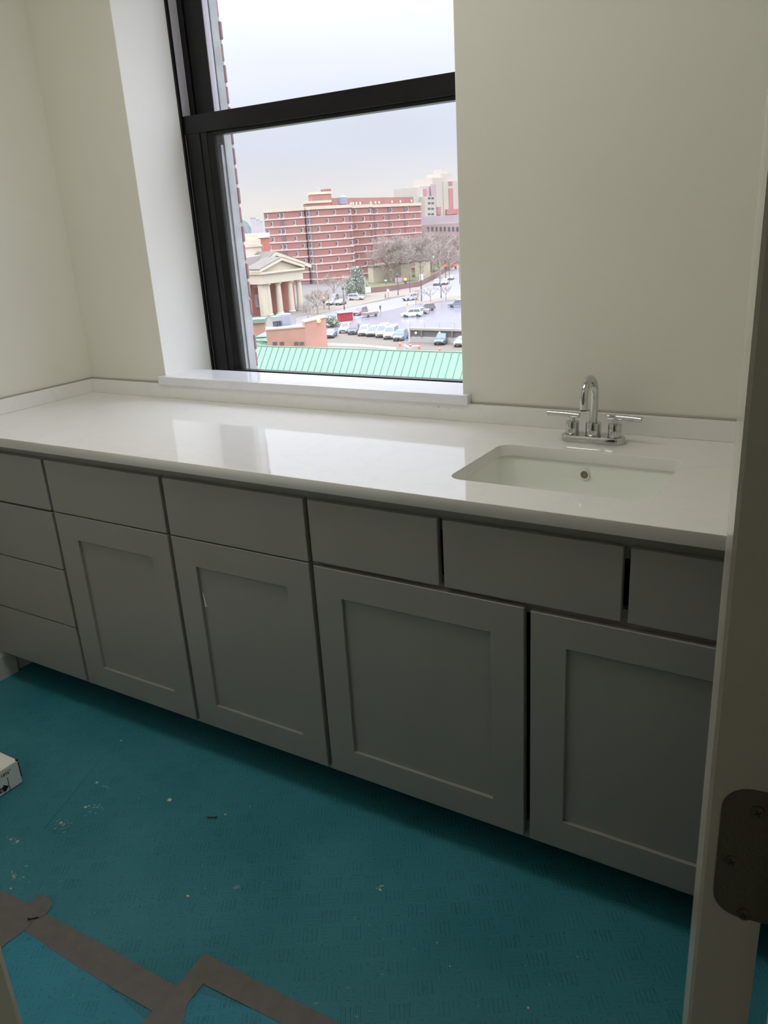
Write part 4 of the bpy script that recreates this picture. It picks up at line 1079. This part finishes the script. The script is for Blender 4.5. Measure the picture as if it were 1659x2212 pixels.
# cones
for px, py, lab in ((864, 748, 'orange traffic cone just below the dark teal car'), (887, 751, 'darker traffic cone under the white barrier arm'), (905.5, 754, 'orange traffic cone right of the barrier arm'), (950, 759, 'orange traffic cone in front of the lone dark teal car')):
    p = G(px, py, GZ + .06); t = thing('traffic_cone', lab, 'traffic cone', tuple(p), 'traffic cones on the lower lot')
    part(MB().lathe((p.x, p.y, p.z), [(.28, 0), (.28, .06), (.20, .07), (.05, .95), (.02, .97)], 10), 'cone', O_ORANGE, t)
    part(MB().lathe((p.x, p.y, p.z + .45), [(.135, 0), (.105, .2)], 10), 'white_sleeve', O_WHITE, t)
# poles, lamps, signals
def pole(px, py, ptop, r_=.09, z=GZ, m_=None):
    p = G(px, py, z + .1); dd = (p - CAM).dot(FW)
    # height from how far the top reaches
    best = 0
    for k in range(10, 160):
        q_ = p + Vector((0, 0, k * .1)); d_ = q_ - CAM; y_ = 1106 - FPX * d_.dot(UP) / d_.dot(FW)
        if y_ > ptop: best = k * .1
    return p, best
def lamp_post(px, py, ptop, lab, lit=False):
    p, h_ = pole(px, py, ptop); t = thing('street_lamp', lab, 'street lamp', tuple(p))
    part(MB().tube([tuple(p), tuple(p + Vector((0, 0, .8))), tuple(p + Vector((0, 0, h_ - .8)))], [.22, .13, .08], 8), 'post', O_POLE, t)
    part(MB().lathe((p.x, p.y, p.z + h_ - .8), [(.12, 0), (.3, .12), (.34, .5), (.1, .8)], 8), 'lantern', O_HEAD if lit else O_POLE, t)
    return t
lamp_post(860, 637, 591, 'dark street lamp at the crossing below the big bare tree')
lamp_post(910.5, 650, 560, 'tall dark street lamp carrying a white sign, left of the street trees')
lamp_post(744, 668, 619, 'dark street lamp left of the parked silver car')
lamp_post(953, 643, 612, 'thin street lamp beside the young street trees')
lamp_post(938, 597, 552, 'lit street lamp with a bright globe above the far lawn', True)
lamp_post(963, 606, 560, 'thin post on the lawn edge near the red signals')
p, h_ = pole(791, 645, 597); t = thing('utility_pole', 'pale thin pole with a white sign at the street corner', 'pole', tuple(p))
part(MB().tube([tuple(p), tuple(p + Vector((0, 0, h_)))], .12, 6), 'post', O_CREAM2, t)
F8 = Fac(tuple(p.xy), (p.x + RX.x, p.y + RX.y)); part(F8.box(MB(), -.1, 1.5, .1, .2, p.z + 1.6, p.z + 3.2), 'sign_board', O_WHITE, t)
p, h_ = pole(690, 655, 572); t = thing('utility_pole', 'tall pale slanting-looking pole in front of the dormitory', 'pole', tuple(p))
part(MB().tube([tuple(p), tuple(p + Vector((0, 0, h_)))], .14, 6), 'post', O_CREAM2, t)
def board_sign(px, py, w_, h_, z_, lab, m_=O_WHITE):
    p = G(px, py, GZ + .1); F9 = Fac(tuple(p.xy), (p.x + RX.x, p.y + RX.y)); t = thing('street_sign', lab, 'sign', tuple(p))
    part(F9.box(MB(), -.05, .05, -.1, 0, p.z, p.z + z_), 'post', O_POLE, t)
    part(F9.box(MB(), -w_ / 2, w_ / 2, 0, .08, p.z + z_ - h_, p.z + z_), 'sign_board', m_, t)
board_sign(912, 644, 1.0, 1.6, 6.4, 'small white sign hanging near the tall dark street lamp')
board_sign(839, 643, .7, .9, 2.4, 'small white sign beside the kerb left of the crossing')
board_sign(834, 622, .8, .5, 2.6, 'white-topped sign in front of the brick wall')
board_sign(862, 628, 2.2, 1.3, 3.9, 'pale mauve banner sign on the crossing corner', om('banner', vc(205, 180, 192)))
def signal(px, py, dep, m_, lab):
    c_ = D(px, py, dep); g_ = Vector((c_.x, c_.y, GZ)); t = thing('traffic_signal', lab, 'traffic light', tuple(g_))
    e_ = Vector((RX.x, RX.y, 0)).normalized()
    part(MB().tube([tuple(g_ + e_ * 1.2), tuple(Vector((c_.x, c_.y, c_.z + 1)) + e_ * 1.2), tuple(Vector((c_.x, c_.y, c_.z + 1.0)))], .09, 6), 'mast', O_POLE, t)
    F9 = Fac((c_.x, c_.y), (c_.x + RX.x, c_.y + RX.y))
    part(F9.box(MB(), -.3, .3, -.3, 0, c_.z - 1.3, c_.z + .6), 'housing', O_DARK, t)
    part(MB().loft([[F9.w(.42 * math.cos(a), d_, c_.z + .42 * math.sin(a)) for a in [2 * math.pi * j / 12 for j in range(12)]] for d_ in (0, .12)]), 'lens', m_, t)
signal(962, 573.5, 268, O_SIGR, 'red traffic light, left of the two at the far right')
signal(984, 572.5, 262, O_SIGR, 'red traffic light against the right window edge')
signal(875.5, 603, 225, O_SIGO, 'orange traffic light above the crossing')
signal(699, 644, 205, O_SIGO, 'orange-lit signal among the street trees beside the brick hall')
# hydrant and small yellow marker
for px, py, lab in ((880, 662, 'yellow hydrant on the lot edge'), (903, 651, 'small orange-yellow barrel behind the silver car')):
    p = G(px, py, GZ + .05); t = thing('hydrant', lab, 'hydrant', tuple(p))
    part(MB().lathe((p.x, p.y, p.z), [(.28, 0), (.22, .1), (.22, .7), (.28, .75), (.15, 1.0)], 8), 'barrel', om('hydrant_yellow', vc(236, 196, 110)), t)
# pedestrian
def person(px, py, col_, lab, a0=.3):
    p = G(px, py, GZ + .04)
    me = bpy.data.meshes.new('person'); V = [(0, 0, .95), (0, 0, 1.2), (0, 0, 1.45), (0, 0, 1.56), (0, .01, 1.70), (.2, 0, 1.42), (.27, .05, 1.15), (.27, .14, .92), (-.2, 0, 1.42), (-.27, -.04, 1.15), (-.26, .05, .90), (.1, .02, .9), (.12, .16, .5), (.12, .10, .06), (.12, .22, .04), (-.1, 0, .9), (-.12, -.08, .5), (-.12, -.28, .1), (-.12, -.18, .04)]
    E_ = [(0, 1), (1, 2), (2, 3), (3, 4), (2, 5), (5, 6), (6, 7), (2, 8), (8, 9), (9, 10), (0, 11), (11, 12), (12, 13), (13, 14), (0, 15), (15, 16), (16, 17), (17, 18)]
    me.from_pydata(V, E_, []); o = bpy.data.objects.new('person', me); COL.objects.link(o)
    md = o.modifiers.new('skin', 'SKIN'); rad = [.15, .15, .17, .06, .12, .07, .055, .05, .07, .055, .05, .1, .08, .055, .04, .1, .08, .055, .04]
    for i_, v_ in enumerate(me.skin_vertices[0].data): v_.radius = (rad[i_], rad[i_] * .9); v_.use_root = (i_ == 0)
    o.modifiers.new('sub', 'SUBSURF').levels = 1; o.modifiers['sub'].render_levels = 1
    me.materials.append(om('clothes_%s' % col_[0], vc(*col_[1])))
    o.location = p; o.rotation_euler = (0, 0, a0); tag(o, lab, 'person')
person(822, 674, ('dark', (112, 108, 118)), 'pedestrian in dark clothes walking across the lot near the street', 1.2)
person(833, 646, ('brown', (150, 118, 112)), 'pedestrian standing at the kerb left of the small white sign', 2.2)

# ---- trees
def tree(px, py, h_, seed, lab, spread=.55, levels=6, r0=.32, z=GZ):
    rt = random.Random(seed); p = G(px, py, z); b_ = MB()
    t = thing('bare_tree', lab, 'tree', tuple(p), 'bare winter trees')
    trunk = MB(); trunk.tube([(p.x, p.y, p.z - .2), (p.x + .1, p.y, p.z + h_ * .12), (p.x, p.y + .1, p.z + h_ * .25)], [r0 * 1.3, r0, r0 * .85], 8)
    part(trunk, 'trunk', O_BARK, t)
    def grow(q_, d_, L_, r_, lv):
        e_ = q_ + d_ * L_; m_ = (q_ + e_) / 2 + Vector((rt.uniform(-1, 1), rt.uniform(-1, 1), rt.uniform(-.5, .8))) * L_ * .07
        b_.tube([q_, m_, e_], [r_, r_ * .8, r_ * .62], 4 if lv > 3 else 3, cap=False)
        if lv <= 0: return
        n_ = 4 if lv > 1 else 5
        for i_ in range(n_):
            dd = Vector((rt.gauss(0, 1), rt.gauss(0, 1), rt.gauss(.15, .7))).normalized()
            nd = (d_ * (1 - spread) + dd * spread); nd.z += .06; nd.normalize()
            st_ = q_.lerp(e_, rt.uniform(.45, 1.0)) if i_ else e_
            grow(st_, nd, L_ * rt.uniform(.62, .82), max(.03, r_ * .55), lv - 1)
    top = Vector((p.x, p.y + .1, p.z + h_ * .25))
    for i_ in range(5):
        a = 2 * math.pi * i_ / 5 + rt.random(); grow(top - Vector((0, 0, rt.random() * h_ * .04)), Vector((math.cos(a) * .75, math.sin(a) * .75, .75)).normalized(), h_ * .27, r0 * .6, levels - 2)
    o = part(b_, 'branches', O_BARK, t); o['kind'] = 'stuff'
tree(849, 609, 19, 1, 'broad bare tree with forked trunk in the middle of the lawn', r0=.45, levels=7)
tree(903, 596, 18.5, 2, 'tall bare tree right of the forked tree, before the long low building', levels=7)
tree(881, 596, 17.5, 8, 'bare tree standing behind the forked tree', levels=7)
tree(932, 586, 19, 3, 'bare tree on the far lawn beneath the cream tower', levels=7)
tree(950, 603, 17, 4, 'bare tree at the pavement left of the red traffic lights')
tree(972, 585, 18, 5, 'bare tree nearest the right window edge')
tree(686, 678, 8, 6, 'small bare street tree beside the brick hall', levels=5, r0=.18)
tree(700, 668, 7, 7, 'small bare street tree left of the orange-lit signal', levels=5, r0=.16)
tree(722, 645, 10, 14, 'bare tree in front of the dormitory base at left', levels=5, r0=.2)
tree(930, 654, 6.0, 9, 'young bare tree on the lot edge below the blue car', levels=4, r0=.1)
tree(963, 649, 6.0, 10, 'young bare tree at the lot edge, right of the thin lamp', levels=4, r0=.1)
tree(898, 658, 6.0, 12, 'young bare tree behind the white car on the wet lot', levels=4, r0=.1)
tree(665, 690, 5, 13, 'scraggly bare shrub at the foot of the portico', levels=5, r0=.1)
def leafy(px, py, h_, w_, seed, lab, m_=O_LEAF, n=900, name='evergreen_tree', cat='tree', z=GZ):
    rt = random.Random(seed); p = G(px, py, z); t = thing(name, lab, cat, tuple(p)); b_ = MB()
    part(MB().tube([(p.x, p.y, p.z - .1), (p.x, p.y, p.z + h_ * .6)], [w_ * .06, w_ * .03], 6), 'trunk', O_BARK, t)
    for _ in range(n):
        a = rt.random() * 6.283; zz_ = rt.random(); R2 = w_ / 2 * math.sqrt(rt.random()) * (1 - .55 * abs(zz_ * 1.6 - .6)) * (.8 + .3 * math.sin(a * 3 + zz_ * 5))
        c_ = Vector((p.x + R2 * math.cos(a), p.y + R2 * math.sin(a), p.z + h_ * (.08 + .92 * zz_))); s_ = rt.uniform(.14, .30)
        d1 = Vector((rt.gauss(0, 1), rt.gauss(0, 1), rt.gauss(0, 1))).normalized() * s_; d2 = d1.cross(Vector((rt.gauss(0, 1), rt.gauss(0, 1), rt.gauss(0, 1)))).normalized() * s_
        n0 = len(b_.v); b_.v += [tuple(c_ - d1), tuple(c_ - d2), tuple(c_ + d1), tuple(c_ + d2)]; b_.f.append((n0, n0 + 1, n0 + 2, n0 + 3))
    o = part(b_, 'foliage', m_, t); o['kind'] = 'stuff'
leafy(775, 641, 8.6, 7, 21, 'drooping grey-green tree at the street corner before the dormitory', n=2200)
leafy(757, 637, 5, 5, 22, 'low green bush left of the drooping tree', n=900, name='bush', cat='bush')
leafy(716, 706, 2.2, 4.6, 23, 'green hedge bush below the red container', n=900, name='bush', cat='bush')
leafy(812, 606, 1.8, 6, 24, 'low green hedge along the lawn edge', n=500, name='hedge', cat='hedge')
# ---- far hill and pale towers, distance haze put into their colours
hb2 = MB(); n_ = 40; rows = []
for j in range(6):
    row = []
    for i_ in range(n_):
        x_ = 430 + i_ * 5; dd = 900 + j * 60
        base = D(x_, 520, dd); hgt = math.exp(-((x_ - 518) / 30.0) ** 2) * 24 + 3 + 1 * math.sin(i_ * 1.7 + j)
        row.append((base.x, base.y, GZ + (hgt + 13 + .4 * math.sin(i_ * 1.1 + j)) * (math.sin(math.pi * (j + .5) / 7) if j else 0)))
    rows.append(row)
hb2.loft(rows, False, False, closed=False); hl = hb2.build('hill', O_HILL, loc=tuple(D(525, 500, 950)))
tag(hl, 'hazy blue-green wooded hill at the left end of the skyline', 'hill')
for px, w_, yt, lab in ((547, 4, 471, 'faint pale tower on the horizon beside the hill'), (554, 6, 475, 'wider faint pale block on the horizon beside the hill'), (563, 3, 479, 'small faint pale block just left of the dormitory roofline')):
    c_ = D(px, 490, {547: 700, 554: 780, 563: 860}[px]); t = thing('distant_building', lab, 'building', (c_.x, c_.y, GZ)); Fq = Fac((c_.x, c_.y), (c_.x + RX.x, c_.y + RX.y))
    part(Fq.box(MB(), -w_ / 2, w_ / 2, -6, 0, GZ, Fq.hit(px, yt)[1]), 'wall', om('haze_wall', vc(222, 216, 216)), t)
    part(Fq.box(MB(), -w_ / 2 - .2, w_ / 2 + .2, -6, .2, Fq.hit(px, yt)[1], Fq.hit(px, yt)[1] + .6), 'roof', O_CREAM2, t)
